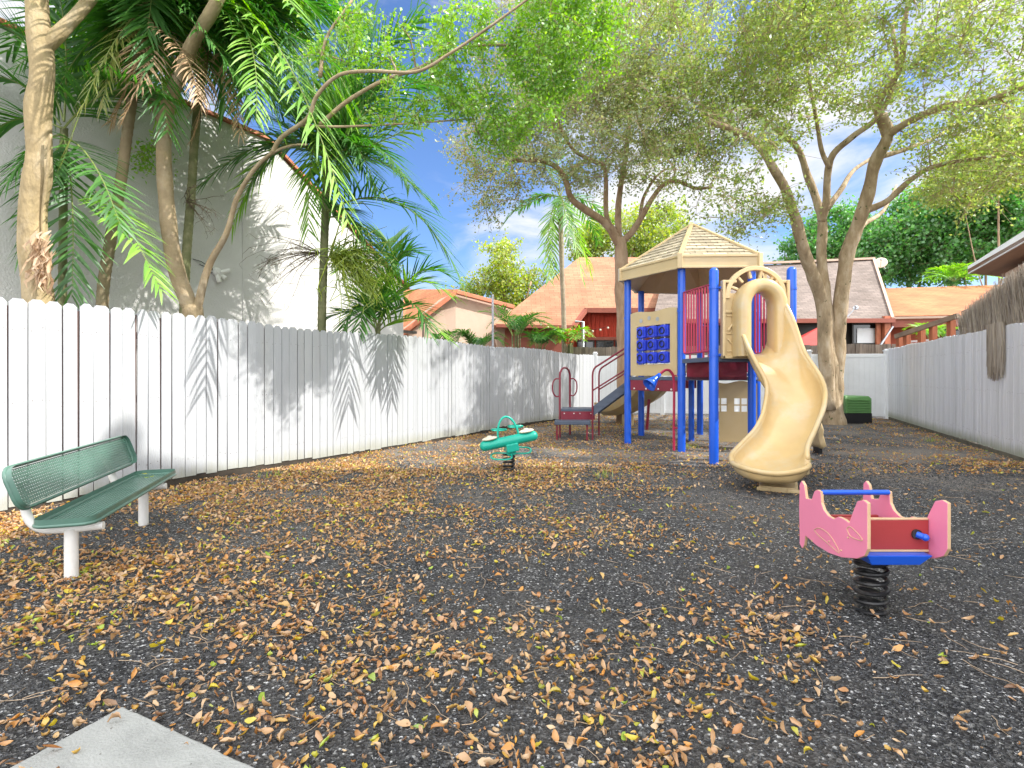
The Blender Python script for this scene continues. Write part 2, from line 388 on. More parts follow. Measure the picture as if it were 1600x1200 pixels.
def gz(x, y):
    if not (-10 < x < 16 and -3 < y < 26): return 0.0
    return .018*noise.noise(V((x*1.1, y*1.1, 0)))+.012*noise.noise(V((x*3.3, y*3.3, 5)))-.006
ground()

# fence geometry (ground points)
FA = G(0, 805); FU = (V((3.25, 20.5, 0))-FA).normalized(); FL = (V((3.25, 20.5, 0))-FA).length
RA = V((8.85, 9.1, 0)); RB = V((13.0, 18.1, 0)); RU = (RB-RA).normalized()
FN = V((FU.y, -FU.x, 0))                                   # left fence normal into the yard

# concrete slab corner at lower left
sc0 = G(192, 1113); e1 = (G(35, 1200)-sc0).normalized(); e2 = (G(370, 1197)-sc0).normalized()
s = MB(); P = [sc0, sc0+e2*2.2, sc0+e2*2.2+e1*2.5, sc0+e1*2.5]
edge = []
for A_, B_ in ((P[0], P[1]), (P[1], P[2]), (P[2], P[3]), (P[3], P[0])):
    n_ = int((B_-A_).length/.035)
    for k in range(n_):
        q = A_+(B_-A_)*k/n_; edge.append(q+(V((q.x-P[0].x, q.y-P[0].y, 0))*0)+((P[2]-q).normalized()*max(0, .012*noise.noise(q*14)+.02*max(0, noise.noise(q*5)-.15)) if k else V((0, 0, 0))))
s.prism([p+V((0, 0, -.12)) for p in edge], (0, 0, .15))
tag(s.build('concrete_path', M['concrete'], bevel=.008), kind='structure')

def in_slab(x, y):
    d = V((x, y, 0))-sc0; a = d.dot(e1); b = d.dot(e2); k = e1.dot(e2)
    u = (a-k*b)/(1-k*k); v = (b-k*a)/(1-k*k)
    return u > -.03 and v > -.03

# leaves: curled little blades
leaf_cols = [(.36, .19, .09), (.54, .33, .16), (.62, .43, .25), (.46, .21, .07), (.58, .36, .18), (.22, .12, .07), (.68, .31, .06), (.5, .31, .17), (.66, .49, .3), (.42, .24, .11), (.7, .46, .09), (.58, .37, .2), (.48, .27, .13)]
M['litter'] = leafmat('dry_leaf', leaf_cols, .2, .5, .05)
M['litter_y'] = leafmat('yellow_leaf', [(.62, .5, .04), (.7, .55, .06), (.35, .5, .06), (.68, .33, .03), (.3, .42, .08)], .25, .5, .06)
def leaf_tmpl(curl, fold, nl=4):
    vs = []; fs = []
    for i in range(nl+1):
        t_ = i/nl; hw = .30*math.sin(pi*min(1, t_*.93+.05))**.8*(1-.25*t_)
        ang = curl*(t_-.5); x = math.sin(ang)/curl if abs(curl) > .01 else t_-.5
        z = (1-math.cos(ang))/curl if abs(curl) > .01 else 0
        for k in (-1, 0, 1):
            vs.append((x, k*hw*math.cos(fold), z+abs(k)*hw*math.sin(fold)))
    for i in range(nl):
        for k in range(2):
            a = i*3+k; fs.append((a, a+3, a+4, a+1))
    vs = [(x+random.gauss(0, .02), y*random.uniform(.75, 1.1)+random.gauss(0, .015), z+random.gauss(0, .035)) for x, y, z in vs]
    return vs, fs
def litter_density(x, y):
    d = (V((x, y, 0))-FA).dot(FN)                           # distance from left fence
    a = math.exp(-max(0, d)/2.6)*1.5
    a += .33*math.exp(-((y-9.5)/3.2)**2)*(1 if x < 3 else .5)
    a += .35*math.exp(-max(0, y-1)/4.5)*(1/(1+math.exp((x-.6)*1.3)))
    a += .16*max(.25, 1-max(0, x-1)/4)
    rr = (V((x, y, 0))-RA).dot(V((RU.y, -RU.x, 0)))
    if rr > -1.2 and y > 8: a += .5
    a *= .14+1.9*max(0, noise.noise(V((x*.9, y*.9, 3)))*.8+noise.noise(V((x*3.1, y*3.1, 8)))*.55+.3)
    if y < 8: a *= 1/(1+max(0, x-.5)*.55)
    return a
def in_yard(x, y):
    p = V((x, y, 0))
    return (p-FA).dot(FN) > .02 and (p-RA).dot(V((RU.y, -RU.x, 0))) < -.05 and y < 20.5-(x-3.25)*.246-.1
def scatter(n, ylo, yhi, dens, maxd, power=1.0):
    out = []
    tries = 0
    while len(out) < n and tries < n*60:
        tries += 1
        y = ylo+(yhi-ylo)*random.random()**power
        x = random.uniform(-1.05*y-.6, 1.05*y+.6)
        if not in_yard(x, y): continue
        if random.random()*maxd > dens(x, y): continue
        if in_slab(x, y) and random.random() > .14: continue
        out.append((x, y))
    return out
def litter():
    chunks = []
    N1 = 26000; N2 = 20000
    pts = scatter(N1, 1.5, 9, litter_density, 2.2, .85)+scatter(N2, 7.5, 20, litter_density, 2.2, .8)
    K = [leaf_tmpl(c, f) for c, f in ((1.6, .5), (2.6, .2), (.7, .9), (-1.2, .4), (3.4, .6), (.4, .15), (2.0, 1.0), (-2.4, .8), (2.4, 1.2), (3.8, .9), (1.2, 1.3), (3.0, 1.1), (-1.8, 1.1), (4.4, .5), (2.8, .9), (1.0, .7))]
    pts = np.array(pts); kinds = RNG.integers(0, len(K), len(pts))
    allv = []; allf = []; mi = []; base = 0
    for k, (tv, tf) in enumerate(K):
        sel = np.where(kinds == k)[0]; n = len(sel)
        R = randrot(n, .48); s = .022+.05*RNG.random(n)**1.4
        z = np.array([gz(*pts[i]) for i in sel])+RNG.uniform(.004, .022, n)+np.array([.03 if in_slab(*pts[i]) else 0 for i in sel])
        pos = np.stack([pts[sel, 0], pts[sel, 1], z], 1)
        tv = np.array(tv); tf = np.array(tf)
        v = np.einsum('nij,nkj->nki', R, tv[None]*s[:, None, None])
        v[..., 2] = v[..., 2]-np.minimum(v[..., 2].min(1), 0)[:, None]*.8
        v += pos[:, None, :]
        f = tf[None]+(np.arange(n)*len(tv))[:, None, None]+base
        base += n*len(tv); allv.append(v.reshape(-1, 3)); allf.append(f.reshape(-1, 4))
        mi.append(np.repeat((RNG.random(n) < .105).astype(int), len(tf)))
    o = fastmesh('fallen_leaves', np.vstack(allv), np.vstack(allf), [M['litter'], M['litter_y']], smooth=False, midx=np.concatenate(mi))
    tag(o, 'dry brown and yellow fallen leaves over the dark mulch', 'leaves', kind='stuff')
litter()

# rubber mulch shreds and pale chips standing proud of the ground
def mulch():
    m = leafmat('rubber_shreds', [(.018, .018, .02), (.045, .045, .05), (.028, .028, .03), (.07, .07, .076), (.02, .02, .022), (.1, .098, .096), (.036, .036, .042), (.055, .055, .06)], 0, .35, .06)
    m2 = leafmat('pale_chips', [(.5, .5, .5), (.3, .28, .25), (.75, .75, .75), (.22, .2, .17), (.42, .4, .38)], 0, .5, .02)
    tv = [(-.5, -.3, -.25), (.5, -.2, -.2), (.45, .3, -.25), (-.4, .25, -.2), (-.4, -.1, .3), (.4, 0, .25)]
    tf = [(0, 1, 5), (0, 5, 4), (1, 2, 5), (2, 3, 4), (2, 4, 5), (3, 0, 4)]
    one = lambda x, y: 1.0
    pts = scatter(70000, 1.45, 4.6, one, 1, .75)+scatter(45000, 4.6, 9, one, 1, .8); pts = np.array([p for p in pts if not in_slab(*p)])
    n = len(pts); far = np.clip(pts[:, 1]/5, .8, 1.7)
    z = np.array([gz(x, y) for x, y in pts])
    R = randrot(n, .5); s = np.stack([RNG.uniform(.009, .024, n), RNG.uniform(.005, .012, n), RNG.uniform(.004, .012, n)], 1)*far[:, None]
    mi = (RNG.random(n) < .075).astype(int); s[mi == 1] *= .42
    pos = np.stack([pts[:, 0], pts[:, 1], z+RNG.uniform(.0, .008, n)+mi*.004], 1)
    o = instance_mesh('rubber_mulch', tv, tf, pos, R, s, [m, m2], midx=mi)
    tag(o, 'loose black rubber mulch with pale chips', 'mulch', kind='stuff')
mulch()
def twigs():
    b = MB()
    for x, y in scatter(1500, 1.6, 12, lambda x, y: litter_density(x, y)+.3, 2.2, .8):
        if in_slab(x, y): continue
        a = random.uniform(0, 2*pi); l = random.uniform(.06, .3); p = V((x, y, gz(x, y)+.012)); pts = [p]
        for k in range(4):
            a += random.uniform(-.5, .5); p = p+V((math.cos(a), math.sin(a), random.uniform(-.04, .1)))*l/4; pts.append(p)
        b.tube(pts, [.0022, .0022, .0018, .0015, .001], 4, cap=False)
    tag(b.build('fallen_twigs', leafmat('dry_twig', [(.34, .24, .15), (.45, .34, .24), (.25, .17, .1)], 0, .5, .02), smooth=True, sharp=0), 'thin dry twigs lying among the fallen leaves', 'twigs', kind='stuff')
twigs()

# ---------------------------------------------------------------- fences
def picket_fence(name, label, A, u, t0, t1, nrm, hfun, mt, w=.165, gap=.006, dog=.045, seed=3, flat=0):
    """solid board fence: pickets in one mesh, rails and posts behind"""
    random.seed(seed)
    r = thing(name, label, 'fence', A)
    b = MB(); bk = MB(); nl_ = MB(); t_ = t0; posts = []; th = .02; i = 0
    while t_ < t1:
        ww = w*random.uniform(.8, 1.06); p = A+u*(t_+ww/2); h = hfun(t_)+random.uniform(-.012, .012)
        g = gap*random.choice([.5, .8, 1.1, 1.5, 3.0 if random.random() < .35 else 1]); tilt = random.gauss(0, .0022)
        z0 = .05+random.uniform(-.015, .015)+max(0, .05*math.sin(t_*.7)); off = nrm*random.uniform(-.003, .004)
        a = p-u*(ww/2-g/2)+off; c = p+u*(ww/2-g/2)+off
        up = V((0, 0, 1))+u*tilt; off = off+nrm*(.006*math.sin(i*1.7)*random.random())
        if not flat and t_ > -4:
            for z_ in (.35, 1.2, 2.02):
                for s_ in (-.28, .3): nl_.box(p+u*(ww*s_+random.gauss(0, .006))+up*(z_+random.gauss(0, .014))+off+nrm*.0005, (.0075, .003, .0075), (u, nrm, V((0, 0, 1))))
        d = dog*random.uniform(.8, 1.1) if not flat else .012
        poly = [a+up*z0, c+up*z0, c+up*(h-d), c-u*d*.9+up*h, a+u*d*.9+up*h, a+up*(h-d)]
        b.prism(poly, -nrm*th); bk.box(p+u*ww/2-nrm*.0285+V((0, 0, h/2)), (.035, .008, h-.16), (u, nrm, V((0, 0, 1)))); t_ += ww; i += 1
    b.build('pickets', mt, r)
    bk.build('backing_boards', M['fence_back'], r)
    if nl_.v: tag(nl_.build('nail_heads', M['nail'], r), kind='stuff')
    for z in (.35, 1.2, 2.02):
        rl = MB(); rl.beam(A+u*t0-nrm*.056+V((0, 0, z)), A+u*t1-nrm*.056+V((0, 0, z)), .04, .09); rl.build('rail', M['fence_back'], r)
    k = t0+.4
    while k < t1:
        po = MB(); po.box(A+u*k-nrm*.125+V((0, 0, 1.02)), (.09, .09, 2.1), (u, nrm, V((0, 0, 1)))); k += 2.6
        po.build('post', M['fence_back'], r)
    return r
def hl(t_):
    d0 = 2.35; return d0-.055*(t_/FL)+.03*math.sin(t_*1.15)*(.3 if t_ < 2 else 1)
lf = picket_fence('picket_fence', 'long white dog-eared picket fence behind the green bench', FA, FU, -9.0, FL, FN, hl, M['fence'], gap=.0085)
RN = V((-RU.y, RU.x, 0))
rf = picket_fence('picket_fence', 'white weathered board fence on the right, below the reed screening', RA, RU, -12.0, (RB-RA).length, RN, lambda t_: 2.43+.012*math.sin(t_*2), M['fence_r'], w=.15, gap=.004, dog=.03, seed=5)
# mouldy foot board of the right fence and roots where the mulch has washed out
fb = MB(); fb.beam(RA-RU*10+V((0, 0, .03)), RB+V((0, 0, .03)), .03, .1)
fb.build('foot_board', mat('mouldy_board', (.12, .11, .08), .9, var=.4, vscale=5), rf)
fb = MB(); fb.beam(FA-FU*8-FN*.03+V((0, 0, .04)), FA+FU*FL-FN*.03+V((0, 0, .04)), .03, .12)
fb.build('foot_board', mat('dark_foot_board', (.05, .04, .03), .9, var=.4, vscale=5), lf)

# back vinyl fence
BA = V((3.25, 20.5, 0)); BB = V((13.1, 18.25, 0)); BU = (BB-BA).normalized(); BN = V((BU.y, -BU.x, 0)); BL = (BB-BA).length
vf = thing('vinyl_fence', 'smooth white vinyl panel fence across the far end of the yard', 'fence', BA)
np_ = 4
for i in range(np_+1):
    p = BA+BU*(BL*i/np_-(.06 if i == np_ else 0)); b = MB(); b.box(p+V((0, 0, 1.18)), (.15, .15, 2.36), (BU, BN, V((0, 0, 1))))
    for a_, z in ((.19, 2.37), (.13, 2.41)): b.box(p+V((0, 0, z)), (a_, a_, .04), (BU, BN, V((0, 0, 1))))
    b.build('post', M['pvc'], vf, bevel=.008)
    if i < np_:
        q = BA+BU*(BL*(i+1)/np_); b = MB(); mid = (p+q)/2; l = BL/np_-.16
        for k in range(14): b.box(mid+BU*((k+.5)/14-.5)*l+V((0, 0, 1.17)), (l/14-.004, .03, 2.0), (BU, BN, V((0, 0, 1))))
        b.build('panel', M['pvc'], vf)
        for z_ in (2.2, .14):
            b = MB(); b.box(mid+V((0, 0, z_)), (l, .06, .13), (BU, BN, V((0, 0, 1)))); b.build('rail', M['pvc'], vf, bevel=.006)
# weathered grey wooden fence beyond it
ga = V((2.2, 22.6, 0)); gb = V((15.2, 19.9, 0)); gu = (gb-ga).normalized()
picket_fence('wooden_fence', 'weathered grey wooden fence just beyond the white vinyl fence', ga, gu, 0, (gb-ga).length, V((gu.y, -gu.x, 0)), lambda t_: 2.72+.02*math.sin(t_*3), M['greywood'], w=.15, gap=.01, dog=.0, seed=9, flat=1)

# ---------------------------------------------------------------- bench
def bench():
    o = V((-3.22, 3.76, 0)); e = V((-.31, .951, 0)).normalized(); f = V((e.y, -e.x, 0))    # e along, f towards the front
    r = thing('park_bench', 'green perforated metal bench on white posts by the white picket fence', 'bench', o)
    Z = V((0, 0, 1))
    def mesh_panel(name, c0, a, b, L_, Wd, nm, na, nb, rim, skirt, hx=.7, hy=.55):
        # c0 corner, a long axis, b short axis; each cell is a ring round a lozenge opening
        bb = MB(); ca, cb = L_/na, Wd/nb
        vs = []; fs = []
        for i in range(na):
            for j in range(nb):
                sh = 0
                x0, y0 = i*ca, j*cb; n = len(vs)
                for (x, y) in ((0, 0), (1, 0), (1, 1), (0, 1)): vs.append(c0+a*(x0+x*ca)+b*(y0+y*cb))
                for (x, y) in ((.5-hx/2, .5), (.5, .5-hy/2), (.5+hx/2, .5), (.5, .5+hy/2)):
                    vs.append(c0+a*(x0+x*ca)+b*(y0+y*cb))
                fs += [(n, n+1, n+5), (n+1, n+6, n+5), (n+1, n+2, n+6), (n+2, n+7, n+6), (n+2, n+3, n+7), (n+3, n+4, n+7), (n+3, n, n+4), (n, n+5, n+4)]
        bb.add(vs, fs); bb.build(name, M['bench_green'], r, solid=.006)
        rb = MB(); cr_ = .07; nn = a.cross(b).normalized()*nm
        # rounded rectangle rim, with a downturned skirt
        loop = []
        for (x, y, s0) in ((cr_, cr_, pi), (L_-cr_, cr_, 1.5*pi), (L_-cr_, Wd-cr_, 0), (cr_, Wd-cr_, .5*pi)):
            loop += [c0+a*(x+cr_*1.25*math.cos(s0+k*pi/8))+b*(y+cr_*1.25*math.sin(s0+k*pi/8)) for k in range(5)]
        rb.tube(loop, rim, 8, closed=True)
        cen = c0+a*L_/2+b*Wd/2
        n_ = len(loop)
        up_ = [p+(p-cen).normalized()*.006 for p in loop]; lo = [p-nn*skirt for p in up_]
        rb.grid([up_, lo], close=True)
        rb.build(name+'_rim', M['bench_green'], r, smooth=True, solid=0, sharp=60)
    # seat
    mesh_panel('seat', o-f*.17+e*.0+Z*.43, e, f, 2.03, .34, 1, 70, 12, .014, .05, .84, .74)
    # backrest, leaning back
    lo = o-f*.235-e*.03+Z*.575; bu = (Z*.26-f*.09); bl = bu.length; bu.normalize()
    mesh_panel('backrest', lo, e, bu, 2.1, bl, -1, 74, 12, .014, .045, .86, .74)
    for s_ in (.13, 1.62):
        b = MB(); b.tube([o+e*s_+Z*-.1, o+e*s_+Z*.37], .044, 14); b.build('leg', M['white_metal'], r, smooth=True)
        b = MB(); q = o+e*s_
        b.tube(catmull([q+f*.2+Z*.375, q+Z*.37, q-f*.17+Z*.38, q-f*.25+Z*.45, q-f*.285+Z*.58, q-f*.325+Z*.72], 5), .03, 12); b.build('support_arm', M['white_metal'], r, smooth=True)
bench()
bl = MB()
for (px, py, d, a) in ((227, 743, 5.6, .3), (238, 745, 5.45, 1.6), (231, 747, 5.4, .9)):
    p = W(px, py, d); p.z = .452
    vs, fs = leaf_tmpl(.8, .3); R = Matrix.Rotation(a, 3, 'Z'); bl.add([p+R @ V(v)*.06 for v in vs], fs)
tag(bl.build('fallen_leaf', M['litter_y']), 'yellow leaves lying on the far end of the bench seat', 'leaves', kind='stuff')

# ---------------------------------------------------------------- spring helper
def coil(c, r, h, turns, wire, parent, topr=None):
    b = MB(); n = int(turns*18); pts = [V((c[0]+r*math.cos(2*pi*turns*i/n), c[1]+r*math.sin(2*pi*turns*i/n), c[2]+h*i/n)) for i in range(n+1)]
    b.tube(pts, wire, 8); return b.build('spring', M['coil'], parent, smooth=True)

# ---------------------------------------------------------------- pink spring rider
def pink_rider():
    base = V((2.32, 3.36, 0)); r = thing('spring_rider', 'pink and red two-sided spring rider on a black coil spring', 'spring rider', base)
    coil((2.3, 3.36, -.03), .085, .36, 6.0, .0145, r)
    b = MB(); b.tube([(2.3, 3.36, .325), (2.3, 3.36, .364)], .11, 20); b.build('spring_plate', M['coil'], r, smooth=True)
    # side panels: outline read as (length along rider s, height z)
    def outline(pix):
        out = []
        for px, py in pix:
            k = (px-800)/820; s_ = (2.09-k*3.05)/(k-.05); Y = 3.05+s_; out.append((s_, 1.5-(py-587)*Y/820))
        return out
    pix = [(1361, 786), (1354, 781), (1345, 783), (1338, 800), (1332, 817), (1324, 811), (1315, 807), (1308, 811), (1299, 806), (1292, 797), (1288, 786), (1287, 768), (1282, 765), (1277, 768), (1273, 780), (1264, 779), (1261, 758), (1257, 751), (1254, 756), (1253, 790), (1254, 850), (1258, 857), (1261, 852), (1263, 837), (1280, 852), (1300, 864), (1320, 871), (1344, 873), (1356, 869), (1361, 858)]
    ol = outline(pix)
    mats = [M['pink'], M['tan_edge']]
    for k, x0 in ((0, 2.09), (1, 2.535)):
        b = MB(); poly = [V((x0+.05*s_, 3.05+s_, z)) for s_, z in ol]
        b.prism(poly, V((-.022 if k == 0 else .022, .0, 0)) if k == 0 else V((.022, 0, 0)))
        o = b.build('side_panel', mats, r, bevel=.004)
        for i, p_ in enumerate(o.data.polygons): p_.material_index = 0 if i < 2 else 1
        if k == 0:   # routed line drawing on the panel
            g = MB()
            def line(pl, rad=.0028):
                q = outline(pl); g.tube(catmull([V((x0+.05*s_-.0235+.0, 3.05+s_, z)) for s_, z in q], 4), rad, 5)
            line([(1277, 828), (1285, 825), (1298, 832), (1310, 848), (1317, 864), (1300, 850), (1286, 838), (1277, 828)])
            line([(1329, 826), (1334, 823), (1345, 832), (1354, 844), (1345, 843), (1334, 837), (1329, 826)])
            for q in ((1331, 840), (1301, 846), (1320, 860), (1274, 845)):
                (s_, z), = outline([q]); g.ball((x0+.05*s_-.023, 3.05+s_, z), .006)
            g.build('panel_engraving', M['tan_edge'], o, smooth=True)
    # red boards across, blue base plate, bar, knob
    b = MB(); b.box((2.325, 3.21, .53), (.43, .024, .18)); o = b.build('seat_board', [M['redboard']], r, bevel=.004)
    b = MB(); b.box((2.325, 3.21, .433), (.43, .03, .014)); b.box((2.325, 3.21, .625), (.43, .026, .01)); b.build('board_edge', M['tan_edge'], r, bevel=.003)
    b = MB(); b.box((2.33, 3.42, .52), (.42, .36, .024)); b.build('seat', M['redboard'], r, bevel=.004)
    b = MB(); b.box((2.34, 3.66, .45), (.42, .024, .16)); b.build('foot_board', M['redboard'], r, bevel=.004)
    b = MB(); b.prism([V((2.118, 3.13, .425)), V((2.515, 3.13, .425)), V((2.45, 3.15, .362)), V((2.16, 3.15, .362))], (0, .4, 0))
    b.build('base_plate', M['blue'], r, bevel=.006)
    b = MB(); b.tube([(2.11, 3.575, .705), (2.565, 3.575, .705)], .0175, 14); hb = b.build('handlebar', M['blue'], r, smooth=True)
    b = MB(); b.tube([(2.462, 3.185, .535), (2.462, 3.199, .535)], .03, 20); b.build('knob_hole', M['coil'], r, smooth=True)
    b = MB(); b.tube([(2.462, 3.19, .535), (2.485, 3.155, .527)], .019, 16); b.ball((2.485, 3.155, .527), .022); b.build('knob', M['blue'], r, smooth=True)
pink_rider()

# ---------------------------------------------------------------- green two-seat spring rider
def green_rider():
    c = V((-.03, 8.35, 0)); r = thing('spring_seesaw', 'teal green two-seat spring rider with hoop handle near the left fence', 'spring rider', c)
    coil((c.x-.02, c.y, -.02), .085, .26, 4.5, .017, r)
    a = W(757, 697, 8.25); b_ = W(833, 681, 8.45); ax = (b_-a).normalized(); up = V((0, 0, 1)); sd = ax.cross(up).normalized(); nz = sd.cross(ax)
    b = MB(); n = 10; Lb = (b_-a).length
    pts = []; rs = []
    for i in range(6): t_ = i/5*pi/2; pts.append(a-ax*.075*math.cos(t_)+ax*.0); rs.append(max(.004, .082*math.sin(t_)))
    for i in range(1, 9): pts.append(a+ax*Lb*i/9); rs.append(.082)
    for i in range(6): t_ = i/5*pi/2; pts.append(b_+ax*.075*math.sin(t_)); rs.append(max(.004, .082*math.cos(t_)))
    b.tube(pts, rs, 20); b.build('body', M['rider_green'], r, smooth=True)
    for q in (a+ax*.1, b_-ax*.1):
        b = MB(); b.ball(q+nz*.1, 1, .125, .1, .03, 20, 10, (ax, sd, nz)); b.ball(q+nz*.115-ax*.05*(1 if q == a+ax*.1 else -1)*0, 1, .05, .09, .032, 16, 8, (ax, sd, nz))
        b.build('seat', M['seat_beige'], r, smooth=True, sharp=0)
    m0 = (a+b_)/2
    hoop = [m0+nz*.05+ax*(.17*math.cos(t_))+nz*(.34*math.sin(t_)) for t_ in [pi*i/20 for i in range(21)]]
    b = MB(); b.tube(hoop, .017, 12); b.build('hoop_handle', M['rider_green'], r, smooth=True)
    def oval(cc, u, v, ru, rv): return [cc+u*ru*math.copysign(abs(math.cos(t_))**.7, math.cos(t_))+v*rv*math.copysign(abs(math.sin(t_))**.7, math.sin(t_)) for t_ in [2*pi*i/28 for i in range(28)]]
    X_, Y_ = V((1, 0, 0)), V((0, 1, 0))
    for s_, nm in ((-1, 'handle'), (1, 'handle')):
        b = MB(); b.tube(oval(m0+nz*.19+ax*.14*s_+Y_*.16, (X_+Y_*.1).normalized(), (Y_-V((0, 0, .25))).normalized(), .12, .09), .0125, 8, closed=True); b.build('hand_grip', M['rider_green'], r, smooth=True)
        cf = m0-nz*.2+ax*.16*s_-Y_*(.1 if s_ < 0 else -.1)
        b = MB(); b.tube(oval(cf, (X_-Y_*.1).normalized(), (Y_+V((0, 0, .3))).normalized(), .165, .12), .013, 8, closed=True); b.build('foot_rest', M['rider_green'], r, smooth=True)
    b = MB(); b.box(m0-nz*.1-V((-.02, 0, 0)), (.2, .22, .13), (ax, sd, nz)); b.box(m0-nz*.18, (.14, .12, .1), (ax, sd, nz)); b.build('mounting_bracket', M['rider_green'], r, bevel=.015)
green_rider()
# ---------------------------------------------------------------- play structure
def xyz(p, z): return V((p[0], p[1], z))
P1, P2, P3, P4, P8, P9, P7, P5 = (2.58, 11.7), (3.36, 10.4), (3.45, 8.97), (4.82, 9.05), (4.73, 10.35), (5.6, 12.0), (4.8, 13.4), (3.25, 13.2)
def playset():
    r = thing('play_structure', 'blue-posted playground tower with beige hexagonal roof and curved slide', 'playground set', (4.1, 10.5, 0))
    Z = V((0, 0, 1))
    # perforated deck material
    m, t = nt('perforated_deck'); L = t.links; out = nd(t, 'OutputMaterial'); p = nd(t, 'BsdfPrincipled', Roughness=.5)
    p.inputs['Base Color'].default_value = (.085, .105, .15, 1)
    tc = nd(t, 'TexCoord'); vo = nd(t, 'TexVoronoi', Scale=17.0, Randomness=0.0); vo.voronoi_dimensions = '2D'
    L.new(tc.outputs['Object'], vo.inputs['Vector']); gt = nd(t, 'Math', operation='LESS_THAN'); gt.inputs[1].default_value = .3
    L.new(vo.outputs['Distance'], gt.inputs[0]); tr = nd(t, 'BsdfTransparent'); ms = nd(t, 'MixShader')
    L.new(gt.outputs[0], ms.inputs[0]); L.new(p.outputs[0], ms.inputs[1]); L.new(tr.outputs[0], ms.inputs[2]); L.new(ms.outputs[0], out.inputs[0])
    tops = {P1: 3.62, P2: 3.62, P8: 3.62, P9: 3.62, P7: 3.62, P5: 3.62, P3: 3.35, P4: 3.38}
    for q, zt in tops.items():
        b = MB()
        if zt < 3.5:
            pts = [xyz(q, -.1), xyz(q, zt-.075)]+[xyz(q, zt-.075+.075*math.sin(a*pi/12)) for a in range(1, 7)]
            rs = [.077, .077]+[max(.003, .077*math.cos(a*pi/12)) for a in range(1, 7)]
        else: pts = [xyz(q, -.1), xyz(q, zt)]; rs = .075
        b.tube(pts, rs, 24); po = b.build('post', M['blue'], r, smooth=True)
        c = MB()
        for z in ((1.52, 2.78) if zt > 3.5 else (1.85, 3.0)):
            c.tube([xyz(q, z-.02), xyz(q, z+.02)], .085, 20)
            d_ = (V((4.1, 11.8, 0)) if zt > 3.5 else V((4.1, 9.7, 0)))-V((q[0], q[1], 0)); d_.normalize()
            if q in (P3, P4): d_ = V((1, 0, 0))*(1 if q == P3 else -1)
            c.tube([xyz(q, z)+d_*.07, xyz(q, z)+d_*.13], .028, 10)
        c.build('clamp', M['blue'], po, smooth=True)
    b = MB(); b.tube([(4.17, 12.2, -.1), (4.17, 12.2, 1.42)], .065, 20); b.build('post', M['blue'], r, smooth=True)
    hexa = [P1, P2, P8, P9, P7, P5]; cen = V((4.07, 11.85, 0))
    def inset(q, k): return cen+(V((q[0], q[1], 0))-cen)*k
    # decks
    b = MB(); b.add([inset(q, .985)+Z*1.47 for q in hexa], [tuple(range(6))]); b.build('deck', m, r)
    sq = [P2, P3, P4, P8]; b = MB(); b.add([xyz(q, 1.82) for q in sq], [(0, 1, 2, 3)]); b.build('deck', m, r)
    b = MB()
    for loop, zt, h in ((hexa, 1.475, .07), (sq, 1.825, .08)):
        for i in range(len(loop)):
            A, B = xyz(loop[i], zt-h/2), xyz(loop[(i+1) % len(loop)], zt-h/2); b.beam(A, B, .03, h)
    b.build('deck_edge', M['slate'], r, bevel=.004)
    b = MB()                                              # joists under the hex deck, burgundy faces
    for i in (0, 4, 5):
        A, B = xyz(hexa[i], 1.29), xyz(hexa[(i+1) % 6], 1.29); d_ = (B-A).normalized()*.1; b.beam(A+d_, B-d_, .035, .22)
    b.build('deck_apron', M['burgundy'], r, bevel=.004)
    b = MB()
    for k in range(4):
        A, B = xyz(P1, 1.22), xyz(P2, 1.22); q = A+(B-A)*(.15+k*.23); n_ = (B-A).cross(Z).normalized()*.022; b.ball(q+n_, .02); b.ball(q-n_, .02)
    b.build('bolts', M['bolt'], r, smooth=True)
    A, B = xyz(P2, 1.595), xyz(P8, 1.595); d_ = (B-A).normalized()*.1
    b = MB(); b.beam(A+d_, B-d_, .03, .36); b.build('riser_panel', M['burgundy'], r, bevel=.004)
    # roof
    cr_ = V((4.08, 11.9, 0)); K = 1.1
    ec = [cr_+(V((q[0], q[1], 0))-cr_)*K for q in hexa]; apex = cr_+Z*4.93
    sh = shingle('beige_shingles', (.43, .37, .26), .24, .105, .3, .5, .9)
    for i in range(6):
        a, c = ec[i]+Z*3.84, ec[(i+1) % 6]+Z*3.84; u = (c-a).normalized(); n_ = u.cross(apex-a).normalized(); v_ = n_.cross(u)
        b = MB()
        # stepped shingle courses
        N = 11
        for k in range(N):
            t0, t1 = k/N, (k+1)/N+.012
            if t1 > 1: t1 = 1
            p0, p1 = a+(apex-a)*t0, c+(apex-c)*t0; q0, q1 = a+(apex-a)*t1, c+(apex-c)*t1
            dz = n_*.022*(-1 if n_.z < 0 else 1)
            b.add([p0+dz, p1+dz, q1+dz*.1, q0+dz*.1, p0, p1], [(0, 1, 2, 3), (4, 5, 1, 0)])
        b.build('roof_face', sh, r, uv=(u, v_))
    b = MB()
    for i in range(6):
        b.beam(ec[i]+Z*3.87, apex+Z*.01, .09, .05)
    b.build('roof_ridges', M['beige'], r, bevel=.01)
    b = MB()
    for i in range(6):
        a, c = ec[i], ec[(i+1) % 6]; u = (c-a).normalized(); o_ = u.cross(Z)
        if o_.dot(a-cr_) < 0: o_ = -o_
        b.beam(a+Z*3.725, c+Z*3.725, .05, .25); b.beam(a+Z*3.835+o_*.02, c+Z*3.835+o_*.02, .05, .05)
        b.beam(a+Z*3.62+o_*.012, c+Z*3.62+o_*.012, .045, .045)
    for p_ in ec: b.box(p_+Z*3.74+(p_-cr_).normalized()*.01, (.1, .1, .29), ((p_-cr_).normalized(), Z.cross((p_-cr_).normalized()), Z))
    b.build('roof_fascia', M['beige'], r, bevel=.008)
    b = MB(); ap2 = cr_+Z*4.75                            # ribbed hollow underside
    rim = []
